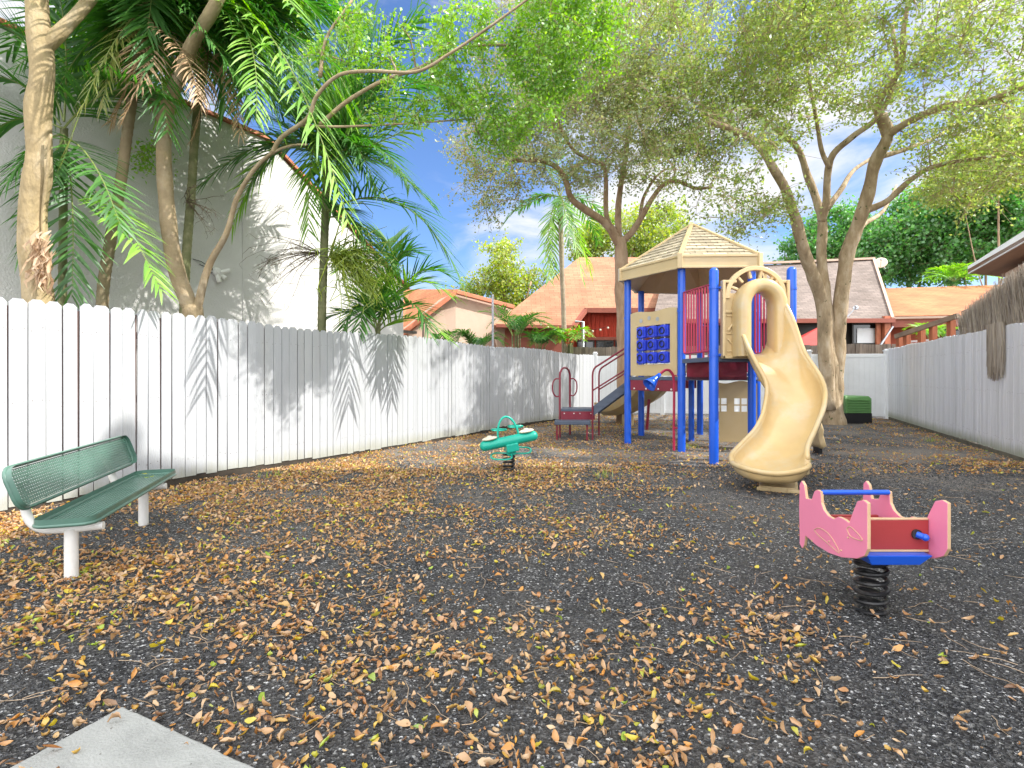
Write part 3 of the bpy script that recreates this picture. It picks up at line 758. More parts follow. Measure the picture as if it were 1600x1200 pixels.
    for i in range(6):
        a, c = ec[i], ec[(i+1) % 6]
        for k in range(4): rim.append(a+(c-a)*k/4)
    vs = [p_*1+Z*3.6 for p_ in rim]; n = len(rim)
    mid = [cr_+(p_-cr_)*.55+Z*(4.15 if i % 4 else 4.3) for i, p_ in enumerate(rim)]
    fs = [(i, (i+1) % n, n+(i+1) % n, n+i) for i in range(n)]+[(n+i, n+(i+1) % n, 2*n) for i in range(n)]
    b.add(vs+mid+[ap2], fs); b.build('roof_underside', mat('beige_underside', (.62, .42, .22), .5, var=.06), r)
    # tic-tac-toe panel between P1 and P2
    A, B = xyz(P1, 0), xyz(P2, 0); u = (B-A).normalized(); Lp = (B-A).length; n_ = V((u.y, -u.x, 0)) ; n_ = n_ if n_.y < 0 else -n_
    x0, x1 = .11, Lp-.1; hx0, hx1, hz0, hz1 = x0+.19, x1-.18, 1.74, 2.56
    pt = lambda x, z: A+u*x+Z*z
    b = MB(); th = n_*-.045; off = n_*.02
    def bx(xa, xb, za, zb): b.prism([pt(xa, za)+off, pt(xb, za)+off, pt(xb, zb)+off, pt(xa, zb)+off], th)
    bx(x0, hx0, 1.5, hz1); bx(hx1, x1, 1.5, hz1); bx(hx0, hx1, 1.5, hz0)
    top = [pt(x0+(x1-x0)*k/16, 2.83+.035*math.sin(k/16*2*pi*1.2+.9)+.05*(math.sin(k/16*pi))) +off for k in range(17)]
    b.prism([pt(x0, hz1)+off, pt(x1, hz1)+off]+top[::-1], th)
    pn = b.build('game_panel', M['beige'], r)
    b = MB(); dk = n_*.024
    for xx, zz in ((.36, 2.68), (.62, 2.72), (.88, 2.68)):
        b.tube([pt(x0+xx*.9, zz)+off*1.06+n_*.001, pt(x0+xx*.9, zz)+off+n_*.006], .045, 16)
    b.build('peep_hole', M['galv'], pn, smooth=True)
    cw = (hx1-hx0)/3; ch = (hz1-hz0)/3; ink = M['black']
    for i in range(3):
        for j in range(3):
            c_ = pt(hx0+cw*(i+.5), hz0+ch*(j+.5)); b = MB()
            b.tube([c_-Z*ch*.44, c_+Z*ch*.44], .085, 16)
            b.box(c_, (cw*.84, .11, ch*.8), (u, n_, Z)); dr = b.build('game_drum', M['blue_plastic'], r, bevel=.012)
            g = MB(); g.tube(arc(c_+n_*.09, .064, 0, 2*pi, u, Z, 20)[:-1], .012, 6, closed=True); g.build('game_ring', M['black'], dr, smooth=True)
    b = MB()
    for i in range(3): b.tube([pt(hx0+cw*(i+.5), hz0-.03), pt(hx0+cw*(i+.5), hz1+.05)], .012, 8)
    b.build('game_rod', M['galv'], r, smooth=True)
    # red barred barriers
    def barrier(Pa, Pb, zb, za_t, zb_t, nb):
        A, B = xyz(Pa, 0), xyz(Pb, 0); u = (B-A).normalized(); Lq = (B-A).length; b = MB(); x0, x1 = .12, Lq-.12
        zt = lambda x: za_t+(zb_t-za_t)*(x-x0)/(x1-x0)
        lp = [A+u*x0+Z*(zb+.07), A+u*(x0+.02)+Z*(zb+.02), A+u*(x0+.07)+Z*zb, A+u*(x1-.07)+Z*zb, A+u*(x1-.02)+Z*(zb+.02), A+u*x1+Z*(zb+.07), A+u*x1+Z*zt(x1), A+u*x0+Z*zt(x0)]
        b.tube(lp, .02, 10, closed=True)
        for k in range(1, nb+1):
            x = x0+(x1-x0)*k/(nb+1); b.tube([A+u*x+Z*zb, A+u*x+Z*zt(x)], .0165, 8)
        for x in (x0+.3, x1-.3): b.tube([A+u*x+Z*zb, A+u*x+Z*(zb-.12)], .018, 8)
        b.build('barrier', M['red_bar'], r, smooth=True)
    barrier(P2, P3, 1.93, 3.13, 3.08, 9); barrier(P8, P4, 1.93, 3.13, 3.08, 9); barrier(P9, P7, 1.6, 2.75, 2.75, 9)
    # playhouse wall with window cut-outs below the deck
    A, B = V((4.5, 12.6, 0)), V((5.0, 11.1, 0)); u = (B-A).normalized(); Lw = (B-A).length; n_ = V((u.y, -u.x, 0)); n_ = n_ if n_.x < 0 else -n_
    A2, B2 = V((4.30, 11.45, 0)), V((5.28, 11.3, 0)); A, B = A2, B2; u = (B-A).normalized(); Lw = (B-A).length; n_ = V((u.y, -u.x, 0))
    pt2 = lambda x, z: A+u*x+Z*z
    b = MB(); th = n_*-.03
    xs = [0, .1, .22, .25, .37, .52, .64, .67, .79, Lw]
    zs = [.06, .72, .85, .88, 1.01, 1.33]
    for i in range(len(xs)-1):
        for j in range(len(zs)-1):
            if i in (1, 3, 5, 7) and j in (1, 3): continue
            b.prism([pt2(xs[i], zs[j]), pt2(xs[i+1], zs[j]), pt2(xs[i+1], zs[j+1]), pt2(xs[i], zs[j+1])], th)
    tp = [pt2(Lw*k/14, 1.36+.03*math.cos(k/14*2*pi*1.5)) for k in range(15)]
    b.prism([pt2(0, 1.33), pt2(Lw, 1.33)]+tp[::-1], th)
    b.build('playhouse_panel', M['beige'], r)
    # ---- arched slide entry panel between P3 and P4
    yf = 8.92; b = MB(); cx = 4.13
    def bar(xa, xb, za, zb, d=.07): b.box(((xa+xb)/2, yf, (za+zb)/2), (xb-xa, d, zb-za))
    bar(3.56, 3.61, 1.79, 3.12, .12); bar(4.65, 4.70, 1.79, 3.12, .12)
    bar(3.56, 4.7, 1.79, 1.84, .12); bar(3.61, 3.85, 1.84, 2.9, .04); bar(4.41, 4.65, 1.84, 2.7, .04)
    bar(3.61, 3.8, 3.07, 3.12, .1); bar(4.46, 4.65, 3.07, 3.12, .1); bar(3.61, 3.8, 2.56, 2.61, .1); bar(4.46, 4.65, 2.56, 2.61, .1)
    for z0 in (1.9, 2.2, 2.5):
        bar(3.64, 3.8, z0, z0+.03, .075); bar(4.46, 4.62, z0, z0+.03, .075)
    b.beam((3.66, yf-.02, 2.26), (3.78, yf-.02, 2.44), .06, .03); b.beam((3.66, yf-.02, 2.12), (3.78, yf-.02, 1.96), .06, .03)
    b.beam((4.60, yf-.02, 2.26), (4.48, yf-.02, 2.44), .06, .03); b.beam((4.60, yf-.02, 2.12), (4.48, yf-.02, 1.96), .06, .03)
    ring = arc((cx, yf, 2.84), .49, -.06, pi+.06, (1, 0, 0), (0, 0, 1), 28)
    rows = []
    for p_ in ring:
        d_ = (p_-V((cx, yf, 2.84))).normalized(); rows.append([p_+d_*.03+V((0, -.05, 0)), p_-d_*.045+V((0, -.055, 0)), p_-d_*.045+V((0, .05, 0)), p_+d_*.03+V((0, .05, 0))])
    b.grid(rows, close=True)
    for a_ in (22, 48, 76, 104, 132, 158):
        a_ = math.radians(a_); d_ = V((math.cos(a_), 0, math.sin(a_))); c0 = V((cx, yf, 2.84)); b.beam(c0+d_*.32, c0+d_*.46, .045, .07, up=(0, 1, 0))
    b.build('slide_entry_panel', M['beige'], r, bevel=.01)
    # hood: thick rounded arch
    b = MB(); hood = [V((cx-.3, 0, 1.82)), V((cx-.3, 0, 2.2)), V((cx-.3, 0, 2.6))]+[V((cx+.3*math.cos(a_), 0, 2.66+.34*math.sin(a_))) for a_ in [pi-pi*i/16 for i in range(17)]]+[V((cx+.3, 0, 2.6)), V((cx+.3, 0, 2.2)), V((cx+.3, 0, 1.82))]
    rows = []
    for i, p_ in enumerate(hood):
        d_ = (hood[min(i+1, len(hood)-1)]-hood[max(i-1, 0)]).normalized(); n_ = V((-d_.z, 0, d_.x))
        rows.append([p_+n_*.115*math.copysign(abs(math.cos(t_))**.6, math.cos(t_))+V((0, 8.77+.21*math.copysign(abs(math.sin(t_))**.6, math.sin(t_)), 0)) for t_ in [2*pi*k/16 for k in range(16)]])
    b.grid(rows, close=True); b.build('slide_hood', M['slide'], r, smooth=True, sharp=60)
    # ---- S-curved slide chute
    ctl = [(8.95, cx, 1.84, .30, .88, .88), (8.72, cx+.01, 1.80, .31, .42, .98), (8.5, 4.14, 1.64, .375, .46, .86), (8.25, 4.20, 1.32, .42, .42, .60), (7.95, 4.27, 1.00, .385, .35, .45), (7.64, 4.10, .68, .39, .33, .43), (7.38, 3.84, .43, .40, .31, .38), (7.18, 3.58, .27, .43, .27, .31), (7.0, 3.42, .18, .455, .24, .27), (6.88, 3.375, .14, .455, .20, .22)]
    S = catN(ctl, 7)
    end = S[-1]; dirn = V((S[-1][1]-S[-4][1], S[-1][0]-S[-4][0], 0)).normalized()
    rows = []; lrim = []; rrim = []; prof = [(-90+180*k/20) for k in range(21)]
    def section(c, tan, zf, w_, hl_, hr_):
        side = V((tan.y, -tan.x, 0)); side = side.normalized()
        if side.dot(V((1, 0, 0))) < 0: side = -side
        row = []
        for a_ in prof:
            a_ = math.radians(a_); h = hl_ if a_ < 0 else hr_; row.append(V((c.x, c.y, zf))+side*w_*math.copysign(abs(math.sin(a_))**.8, a_)+V((0, 0, h*(1-math.cos(a_))**1.35)))
        return row
    for i in range(len(S)):
        a, c_ = S[max(i-7, 0)], S[min(i+7, len(S)-1)]; tan = V((c_[1]-a[1], c_[0]-a[0], 0)).normalized(); k_ = min(1, max(0, (i-8)/20)); k_ = k_*k_*(3-2*k_)
        tan = (V((0, -1, 0))*(1-k_)+tan*k_).normalized()
        if i > len(S)-8: tan = (tan*(len(S)-1-i)/7+dirn*(1-(len(S)-1-i)/7)).normalized()
        rows.append(section(V((S[i][1], S[i][0], 0)), tan, S[i][2], S[i][3], S[i][4], S[i][5]))
    for k in range(1, 13):
        u_ = math.sin(k/12*pi/2); c_ = V((end[1], end[0], 0))+dirn*.42*u_; ww = end[3]*max(.012, math.sqrt(max(0, 1-u_*u_)))
        g_ = (1-math.sqrt(max(0, 1-u_*u_)))**1.5; dn = .05*u_*u_
        rows.append(section(c_, dirn, end[2]-dn+end[4]*g_, ww, end[4]*(1-g_), end[5]*(1-g_)+(end[4]-end[4])*g_))
    b = MB(); b.grid(rows); sl_ = b.build('slide', M['slide'], r, smooth=True, sharp=0)
    sm = sl_.modifiers.new('thickness', 'SOLIDIFY'); sm.thickness = .035; sm.offset = 1 if False else -1
    rim = [row[0] for row in rows[4:]]+[row[-1] for row in rows[4:]][::-1]
    b = MB(); b.tube(rim, .035, 10); b.build('slide_rim', M['slide'], sl_, smooth=True, sharp=0)
    # pedestal under the run-out
    q = V((3.50, 6.92, 0)); u = V((.45, .89, 0)); s_ = V((.89, -.45, 0)); b = MB()
    prf = [(-.15, -.05), (.3, -.05), (.62, .2), (.84, .46), (.78, .53), (.6, .4), (.35, .2), (.1, .085), (-.15, .06)]
    b.prism([q+u*a_+Z*z_+s_*.22 for a_, z_ in prf], -s_*.44)
    for k in (-.12, .04): b.box(q-u*.155+s_*(.1+k*2.2)+Z*.02, (.03, .16, .05), (u, s_, Z))
    for k in (0, .2, .4): b.beam(q+u*(k-.05)+s_*.225+Z*0, q+u*(k+.12)+s_*.225+Z*(.06+k*.4), .03, .025)
    b.build('slide_pedestal', M['beige'], r, bevel=.02)
    b = MB(); b.beam(V((4.4, 7.9, .95)), V((4.45, 7.95, .0)), .09, .12); b.build('slide_support', M['beige'], r, bevel=.02)
    # ---- wavy climber leaf on the right, with black foot
    A = W(1262, 575, 10.6); b = MB(); pth = catmull([V((5.2, 10.9, 1.42)), V((5.55, 10.6, 1.15)), V((5.85, 10.35, .62)), V((5.97, 10.25, .1))], 5)
    rows = [[p_+V((0, -1, 0))*w_*(.26 if i < 13 else .2) for w_ in (-1, -.8, 0, .8, 1)] for i, p_ in enumerate(pth)]
    for i, row in enumerate(rows):
        for k in (0, 4): row[k] += V((.05, 0, .05))
    b.grid(rows); b.build('climber', M['beige'], r, smooth=True, solid=.05)
    b = MB(); b.box((5.97, 10.25, .03), (.07, .2, .16)); b.build('climber_foot', M['black'], r, bevel=.01)
    # ---- rear slide, seen from underneath with ribs
    pth = catN([(4.0, 13.45, 1.45), (3.95, 14.2, 1.2), (3.8, 15.2, .72), (3.45, 16.2, .35), (3.1, 16.9, .28)], 7); b = MB(); rows = []
    for i in range(len(pth)):
        a, c_ = pth[max(i-1, 0)], pth[min(i+1, len(pth)-1)]; tan = V((c_[0]-a[0], c_[1]-a[1], 0)).normalized(); sd = V((tan.y, -tan.x, 0))
        row = []
        for a_ in range(-90, 91, 12):
            x = math.radians(a_); rib = .03 if (a_+90) % 36 == 0 else 0
            row.append(V(pth[i])+sd*.55*math.sin(x)+V((0, 0, .42*(1-math.cos(x))**1.2-.02-rib)))
        rows.append(row)
    b.grid(rows); b.build('wave_slide', M['slide'], r, smooth=True, solid=.03)
    b = MB(); b.box((3.55, 16.1, .14), (.3, .34, .4)); b.build('wave_slide_foot', M['beige'], r, bevel=.03)
    b = MB(); b.tube([(3.75, 14.6, .0), (3.8, 14.55, .85)], .04, 10); b.build('wave_slide_support', M['burgundy'], r, smooth=True)
    # ---- ramped ladder with burgundy rails on the left
    lo = W(931, 640, 12.75); hi = xyz(P5, 1.37)*.5+xyz(P1, 1.37)*.5
    d_ = (hi-lo); dh = V((d_.x, d_.y, 0)).normalized(); sd = V((dh.y, -dh.x, 0))
    sd = -sd if sd.y > 0 else sd
    for s_ in (1, -1):
        o_ = sd*.42*s_; b = MB()
        b.prism([lo+o_+Z*.1, hi+o_+Z*.12, hi+o_-Z*.12, lo+o_-Z*.13], sd*-.03*s_); b.build('ladder_side', M['slate'], r, bevel=.006)
        q0 = lo+o_+sd*.03*s_; b = MB()
        base = V((q0.x, q0.y, -.05)); rise = d_.z/V((d_.x, d_.y, 0)).length; Lh = V((d_.x, d_.y, 0)).length*.93
        top0 = 1.78-.04; pts = [base, V((q0.x, q0.y, 1.5))]+[V((q0.x, q0.y, 1.5))+dh*.12*(1-math.cos(a_))+Z*.22*math.sin(a_) for a_ in (.4, .8, 1.2)]
        e_ = pts[-1]; pts.append(e_+dh*(Lh-.1)+Z*rise*(Lh-.1)*.85); b.tube(pts, .022, 10)
        m_ = V((q0.x, q0.y, 1.15)); b.tube([m_, m_+dh*Lh+Z*rise*Lh*.85], .018, 8)
        b.build('handrail', M['burgundy'], r, smooth=True)
    for k in range(1, 6):
        c_ = lo+d_*k/6; b = MB(); b.box(c_-Z*.02, (.84, .26, .035), (sd, dh, Z)); b.build('rung', M['slate'], r, bevel=.006)
    # ---- transfer station: two steps with looped grips
    a1, a2 = V((.98, 12.15, 0)), V((1.78, 12.15, 0)); dy = V((.12, 1, 0)).normalized(); Lx = a2-a1; ux = Lx.normalized()
    b = MB(); b.prism([a1+Z*.36, a2+Z*.36+ux*.04, a2+dy*.42+Z*.36+ux*.04, a1+dy*.42+Z*.36], (0, 0, .09)); b.build('step', M['slate'], r, bevel=.012)
    c1, c2 = a1+dy*.5+ux*.14, a2+dy*.5+ux*.16
    b = MB(); b.prism([c1+Z*.64, c2+Z*.64, c2+dy*.75+Z*.64, c1+dy*.75+Z*.64], (0, 0, .06)); b.build('step', M['slate'], r, bevel=.012)
    b = MB(); b.prism([c1+Z*.44-dy*.005, c2+Z*.44-dy*.005, c2+Z*.638-dy*.005, c1+Z*.638-dy*.005], dy*.03); b.prism([c1+Z*.44+dy*.03, c1+Z*.638+dy*.03, c1+Z*.638+dy*.74, c1+Z*.44+dy*.74], ux*.03); b.build('step_riser', M['burgundy'], r)
    b = MB()
    for k in (.1, .38, .56, .88): b.ball(c1+(c2-c1)*k+Z*.59-dy*.012, .016)
    b.build('bolts', M['bolt'], r, smooth=True)
    for q in (a1+ux*.06, a2-ux*.04): b = MB(); b.tube([q+dy*.08-Z*.05, q+dy*.08+Z*.37], .022, 10); b.build('step_leg', M['burgundy'], r, smooth=True)
    g1, g2 = c1+ux*-.03+dy*.1, c1+ux*.03+dy*.72
    b = MB(); pts = [g1-Z*.05, g1+Z*1.5]; gm = (g1+g2)/2; hv = (g2-g1)/2+ux*.1
    g2 = g2+ux*.18; hv = (g2-g1)/2; gm = (g1+g2)/2
    pts += [gm-hv*math.cos(a_)+Z*(1.5+.2*math.sin(a_)) for a_ in (.35, .8, 1.2, pi/2, pi-1.2, pi-.8, pi-.35)]+[g2+Z*1.5, g2-Z*.05]
    b.tube(pts, .026, 10); hw = hv.normalized()
    for g_, s_ in ((g1, -1), (g2, 1)):
        e_ = ux*s_
        b.tube(catmull([g_+Z*1.42, g_+e_*.1+Z*1.42, g_+e_*.17+Z*1.32, g_+e_*.17+Z*1.12, g_+e_*.1+Z*1.0, g_+Z*1.0], 4), .017, 8)
    b.build('grip_loop', M['burgundy'], r, smooth=True)
    # ---- talk tube
    g = W(1053, 703, 10.55); g.z = -.05; b = MB()
    zt = 1.5+(587-588)*10.5/820
    b.tube(catmull([g, g+Z*.6, g+Z*1.42, V((g.x-.07, g.y-.02, 1.58)), V((g.x-.19, g.y-.06, 1.61)), V((g.x-.31, g.y-.1, 1.53))], 5), .026, 10)
    b.tube([V((g.x, g.y, 1.5)), xyz(P2, 1.52)], .014, 8); b.tube([V((g.x, g.y, .45)), xyz(P2, .45)], .014, 8)
    b.build('talk_tube', M['red_bar'], r, smooth=True)
    a = V((g.x-.31, g.y-.1, 1.53)); e_ = V((g.x-.56, g.y-.22, 1.31)); d_ = (e_-a).normalized(); b = MB()
    b.tube([a, a+(e_-a)*.3, a+(e_-a)*.7, e_], [.03, .045, .095, .14], 20, cap=False); b.build('talk_horn', M['blue'], r, smooth=True, solid=.008)
playset()
# ---------------------------------------------------------------- houses
def wall_tex(name, col, **k): return mat(name, col, .85, var=.05, vscale=1.2, bump=.5, bscale=35, dirt=vmul(col, .72), dscale=.35, damt=.35, **k)
M['stucco'] = wall_tex('white_stucco', (.66, .65, .63)); M['peach'] = wall_tex('peach_stucco', (.55, .4, .31))
M['redwood'] = mat('red_board_siding', (.55, .06, .03), .7, var=.15, stretch=(5, 5, .4), bump=.4)
M['fascia'] = mat('brown_red_fascia', (.3, .09, .06), .6, var=.12); M['orangetrim'] = mat('terracotta_trim', (.5, .17, .09), .6, var=.15)
M['darkglass'] = mat('dark_glass', (.02, .022, .025), .08, var=.2, bump=0, spec=.8)
M['frame_dark'] = mat('bronze_frame', (.04, .035, .03), .4)
SH_S = shingle('salmon_shingles', (.40, .185, .105), .5, .2, .13, .62, .5); SH_B = shingle('grey_brown_shingles', (.2, .16, .14), .4, .17, .18, .55, .5)
SH_O = shingle('orange_shingles', (.43, .165, .07), .5, .2, .12, .65, .5)
Z = V((0, 0, 1))
def panel(pts, thick, mt, name, parent, uvd=None, **k):
    """flat slab whose outline is pts (world), with thickness along its back normal"""
    n_ = (V(pts[1])-V(pts[0])).cross(V(pts[2])-V(pts[1])).normalized()
    if n_.y > 0: n_ = -n_
    b = MB(); P_ = [V(p) for p in pts]; b.prism(P_, -n_*thick)
    if uvd is None:
        u = V((1, 0, 0)); u = (u-n_*u.dot(n_)).normalized(); uvd = (u, n_.cross(u))
    return b.build(name, mt, parent, uv=uvd, **k)

def window(parent, c, u, w_, h_, n_, bars=1, fr=None):
    f_ = MB(); fr = fr or M['frame_dark']
    for s_ in (-1, 1): f_.box(c+u*s_*w_/2+n_*.03, (.07, .06, h_+.07), (u, n_, Z)); f_.box(c+Z*s_*h_/2+n_*.03, (w_-.07, .06, .07), (u, n_, Z))
    for k in range(bars): f_.box(c+u*(w_*(k+1)/(bars+1)-w_/2)+n_*.03, (.05, .045, h_-.07), (u, n_, Z))
    o = f_.build('window', fr, parent)
    g = MB(); g.box(c+n_*.008, (w_-.07, .012, h_-.07), (u, n_, Z)); g.build('pane', M['darkglass'], o)
    return o

# white two-storey stucco house beyond the left fence
HA = V((-8.1, 7.14, 0)); HU = V((.5, .866, 0)).normalized(); HN = V((HU.y, -HU.x, 0))
def hp(t_, z, o=0): return HA+HU*t_+Z*z+HN*o
h1 = thing('stucco_house', 'tall white stucco house with terracotta roof edge beyond the left fence', 'house', HA)
b = MB(); pr = [hp(-7, -.1), hp(9.75, -.1), hp(9.75, 4.15), hp(9.5, 4.3), hp(5.2, 6.75), hp(1.4, 6.75), hp(-7, 6.95)]
b.prism(pr, -HN*7); b.build('wall', M['stucco'], h1)
def roofline(pts, name='roof_edge', m_='orangetrim', o0=-7.2, o1=.07, th=.07):
    for a, c in zip(pts[:-1], pts[1:]):
        b = MB(); b.prism([hp(*a, o1), hp(*c, o1), hp(c[0], c[1]+th, o1), hp(a[0], a[1]+th, o1)], -HN*(o1-o0)); b.build(name, M[m_], h1)
roofline([(-7, 6.96), (1.4, 6.76), (5.28, 6.76), (9.95, 4.08)])
b = MB(); b.beam(hp(4.7, -.1, .01), hp(4.7, 6.7, .01), .03, .02, up=HU); b.build('drain_pipe', M['stucco'], h1)
for t_, w_ in ((.1, .8), (7.7, .9), (9.0, .6)):
    window(h1, hp(t_, 2.0, .0), HU, w_, .9, HN, 1)
b = MB(); b.box(hp(1.9, 2.55, .2), (1.5, .4, .05), (HU, HN, Z)); b.build('awning', M['galv'], h1, bevel=.01)

# terracotta-roofed peach house
h2 = thing('peach_house', 'low peach house with terracotta gable beyond the left fence end', 'house', W(700, 560, 26))
d = 26
panel([W(622, 590, 25), W(712, 590, 26), W(712, 457, 26), W(690, 466, 25.8), W(622, 520, 25)], .3, M['peach'], 'wall', h2)
panel([W(712, 590, 26.02), W(800, 590, 28), W(800, 484, 28), W(712, 457, 26.02)], .3, M['peach'], 'wall', h2)
panel([W(560, 540, 24.5), W(627, 530, 24.8), W(716, 452, 25.8), W(640, 452, 31), W(540, 452, 31)], .15, SH_O, 'roof', h2)
b = MB(); b.beam(W(622, 526, 24.7), W(713, 456, 25.75), .25, .22); b.beam(W(712, 456, 25.7), W(802, 480, 27.7), .25, .2); b.build('roof_trim', M['orangetrim'], h2, bevel=.02)
b = MB(); b.beam(W(560, 510, 20), W(648, 520, 22), .3, .1); b.build('gutter', M['frame_dark'], h2)

# large salmon-roofed house with red siding
h3 = thing('salmon_roofed_house', 'house with big salmon shingle roof and red board siding behind the playground tower', 'house', W(900, 560, 27))
panel([W(770, 508, 26), W(893, 508, 26), W(914, 481, 27.2), W(1052, 481, 27.2), W(1052, 402, 31.5), W(1000, 402, 31.5), W(905, 402, 31.5)], .2, SH_S, 'roof', h3)
panel([W(905, 405, 31.6), W(770, 510, 26.1), W(790, 590, 27), W(905, 590, 31.6)], .1, M['peach'], 'wall', h3)
panel([W(893, 600, 27.6), W(1060, 600, 27.6), W(1060, 482, 27.6), W(897, 482, 27.6)], .2, M['redwood'], 'wall', h3)
b = MB()
for k in range(26): p_ = W(893+6.4*k, 505, 27.57); b.box((p_.x, p_.y, p_.z), (.03, .04, 1.5))
b.build('siding_battens', M['redwood'], h3)
b = MB(); b.beam(W(895, 511, 26), W(915, 485, 27.1), .2, .2); b.beam(W(914, 485, 27.1), W(1056, 486, 27.1), .2, .24); b.build('fascia', M['fascia'], h3)
b = MB(); b.beam(W(893, 529, 27.5), W(1056, 529, 27.5), .12, .16); b.beam(W(775, 509, 25.9), W(895, 511, 25.9), .2, .16); b.build('trim_band', M['fascia'], h3)
for px in (915, 945, 975): window(h3, W(px, 545, 27.5), V((1, 0, 0)), .85, .8, V((0, -1, 0)), 1)
panel([W(775, 600, 26.8), W(893, 600, 26.8), W(893, 513, 26.8), W(775, 513, 26.8)], .2, M['fascia'], 'wall', h3)

# grey-brown roofed house
h4 = thing('brown_roofed_house', 'house with steep grey-brown shingle roof behind the right tree', 'house', W(1250, 560, 27))
panel([W(1020, 498, 25), W(1395, 498, 25), W(1364, 405, 30.5), W(1200, 414, 30.5), W(1040, 418, 30.5)], .2, SH_B, 'roof', h4)
b = MB(); b.beam(W(1030, 418, 30.4), W(1366, 404, 30.4), .2, .12); b.beam(W(1395, 497, 24.95), W(1365, 404, 30.4), .12, .1); b.build('ridge_trim', M['peach'], h4)
b = MB(); b.beam(W(1020, 502, 24.9), W(1397, 501, 24.9), .2, .2); b.build('fascia', M['fascia'], h4)
panel([W(1020, 600, 25.6), W(1392, 600, 25.6), W(1392, 500, 25.6), W(1020, 500, 25.6)], .3, M['frame_dark'], 'wall', h4)
window(h4, W(1351, 521, 25.4), V((1, 0, 0)), 1.2, 1.0, V((0, -1, 0)), 0)
b = MB(); p_ = W(1353, 525, 25.36); b.box(p_, (.85, .01, .75)); b.build('blind', M['pvc'], h4)
b = MB(); p_ = W(1384, 530, 25.1); b.box(p_, (.28, .28, 2.2)); p_ = W(1372, 517, 25.2); b.box(p_, (.2, .1, 1.3)); b.build('porch_post', M['orangetrim'], h4)
b = MB(); b.beam(W(1395, 510, 24.8), W(1372, 545, 24.8), .07, .07); b.build('downspout', M['galv'], h4)
panel([W(1225, 545, 22.9), W(1290, 545, 22.9), W(1290, 505, 24.8), W(1245, 528, 24.2)], .12, mat('red_metal_roof', (.5, .05, .04), .45, bump=.1), 'porch_roof', h4)
# orange-roofed house
h5 = thing('orange_roofed_house', 'low house with orange shingle roof and red walls at the far right', 'house', W(1450, 560, 27))
panel([W(1392, 494, 25.2), W(1600, 490, 24.0), W(1600, 444, 30), W(1370, 451, 30.2)], .2, SH_O, 'roof', h5)
b = MB(); b.beam(W(1392, 497, 25), W(1600, 493, 23.9), .15, .1); b.build('gutter', M['peach'], h5)
b = MB(); b.beam(W(1392, 506, 25.1), W(1600, 502, 24), .15, .35); b.build('fascia', M['fascia'], h5)
panel([W(1392, 600, 26), W(1600, 600, 25), W(1600, 500, 25), W(1392, 500, 26)], .3, mat('rust_red_wall', (.42, .09, .045), .7), 'wall', h5)
window(h5, W(1500, 530, 25.2), V((1, 0, 0)), 1.6, .9, V((0, -1, 0)), 2)

# dishes
def dish(name, label, c, r_, stem, mm):
    o = thing(name, label, 'satellite dish', stem)
    b = MB(); ax = V((-.5, -.8, .35)).normalized(); u = ax.cross(Z).normalized(); v_ = u.cross(ax); rows = []
    for i in range(6):
        t_ = i/5; rows.append([c+(u*math.cos(a)+v_*math.sin(a))*r_*t_*1.0+ax*(t_*t_*.12*r_) for a in [2*pi*k/20 for k in range(20)]])
    b.grid(rows, close=True); b.build('reflector', mm, o, smooth=True, solid=.02)
    b = MB(); b.tube([c, stem], .03, 8); b.tube([c-v_*r_*.8, c+ax*r_*1.1], .012, 6); b.ball(c+ax*r_*1.15, .06); b.build('mount', M['galv'], o, smooth=True)
dish('satellite_dish', 'cream oval satellite dish on the ridge of the brown roof', W(1376, 411, 30), .33, W(1383, 420, 30), M['seat_beige'])
dish('satellite_dish', 'small grey dish on a long tilted arm low on the brown roof', W(1337, 481, 25.2), .12, W(1324, 495, 25.2), M['galv'])

# house on the right with white fascia and brown soffit (rake rising towards the camera), and the tall one whose shadow falls over the yard
h6 = thing('gabled_house', 'house with white fascia and brown soffit behind the reed screening', 'house', (14, 13, 0))
a = W(1512, 428, 14.0); c = V((12.75, 12.0, 5.15)); dd = (c-a); c = a+dd*1.2
b = MB(); b.prism([a, c, c+Z*.36, a+Z*.2], V((.05, .01, 0))); b.build('fascia', M['pvc'], h6)
b = MB(); ea = V((2.2, 3.4, 0)).normalized()
b.prism([a+Z*.02, c+Z*.02, c+Z*.12, a+Z*.12], V((.93, .35, 0))*7); b.build('roof', mat('brown_soffit', (.36, .22, .15), .7, var=.15, bump=.2), h6)
b = MB(); b.prism([a+V((.9, -.1, 0))-Z*4.2, c+V((.9, -.1, 0))-Z*5.5, c+V((.9, -.1, 0)), a+V((.9, -.1, 0))], V((.93, .35, 0))*5.6); b.build('wall', M['peach'], h6)

h7 = thing('two_storey_house', 'tall gabled house just outside the right edge of the picture', 'house', (12, 3, 0))
e7 = V((.997, .08, 0))
def hq(y, z, x=0): return V((8.4, y, z))+e7*x
b = MB(); b.prism([hq(-1.0, -.1, .5), hq(4.9, -.1, .5), hq(4.9, 12.1, .5), hq(3.4, 13.9, .5), hq(2.0, 12.9, .5), hq(-1.0, 12.7, .5)], e7*9); b.build('wall', M['stucco'], h7)
b = MB(); b.prism([hq(5.35, 12.35), hq(3.45, 14.15), hq(3.45, 14.35), hq(5.4, 12.55)], e7*10); b.prism([hq(1.9, 12.9), hq(3.45, 14.15), hq(3.45, 14.35), hq(1.9, 13.1)], e7*10); b.prism([hq(-3.5, 12.6), hq(1.9, 12.9), hq(1.9, 13.1), hq(-3.5, 12.8)], e7*10); b.build('roof', M['orangetrim'], h7)
b = MB(); b.tube([hq(3.45, 14.1, .3), hq(3.45, 14.6, .3)], .17, 12); b.ball(hq(3.45, 14.6, .3), .24); b.build('roof_vent', M['galv'], h7, smooth=True)

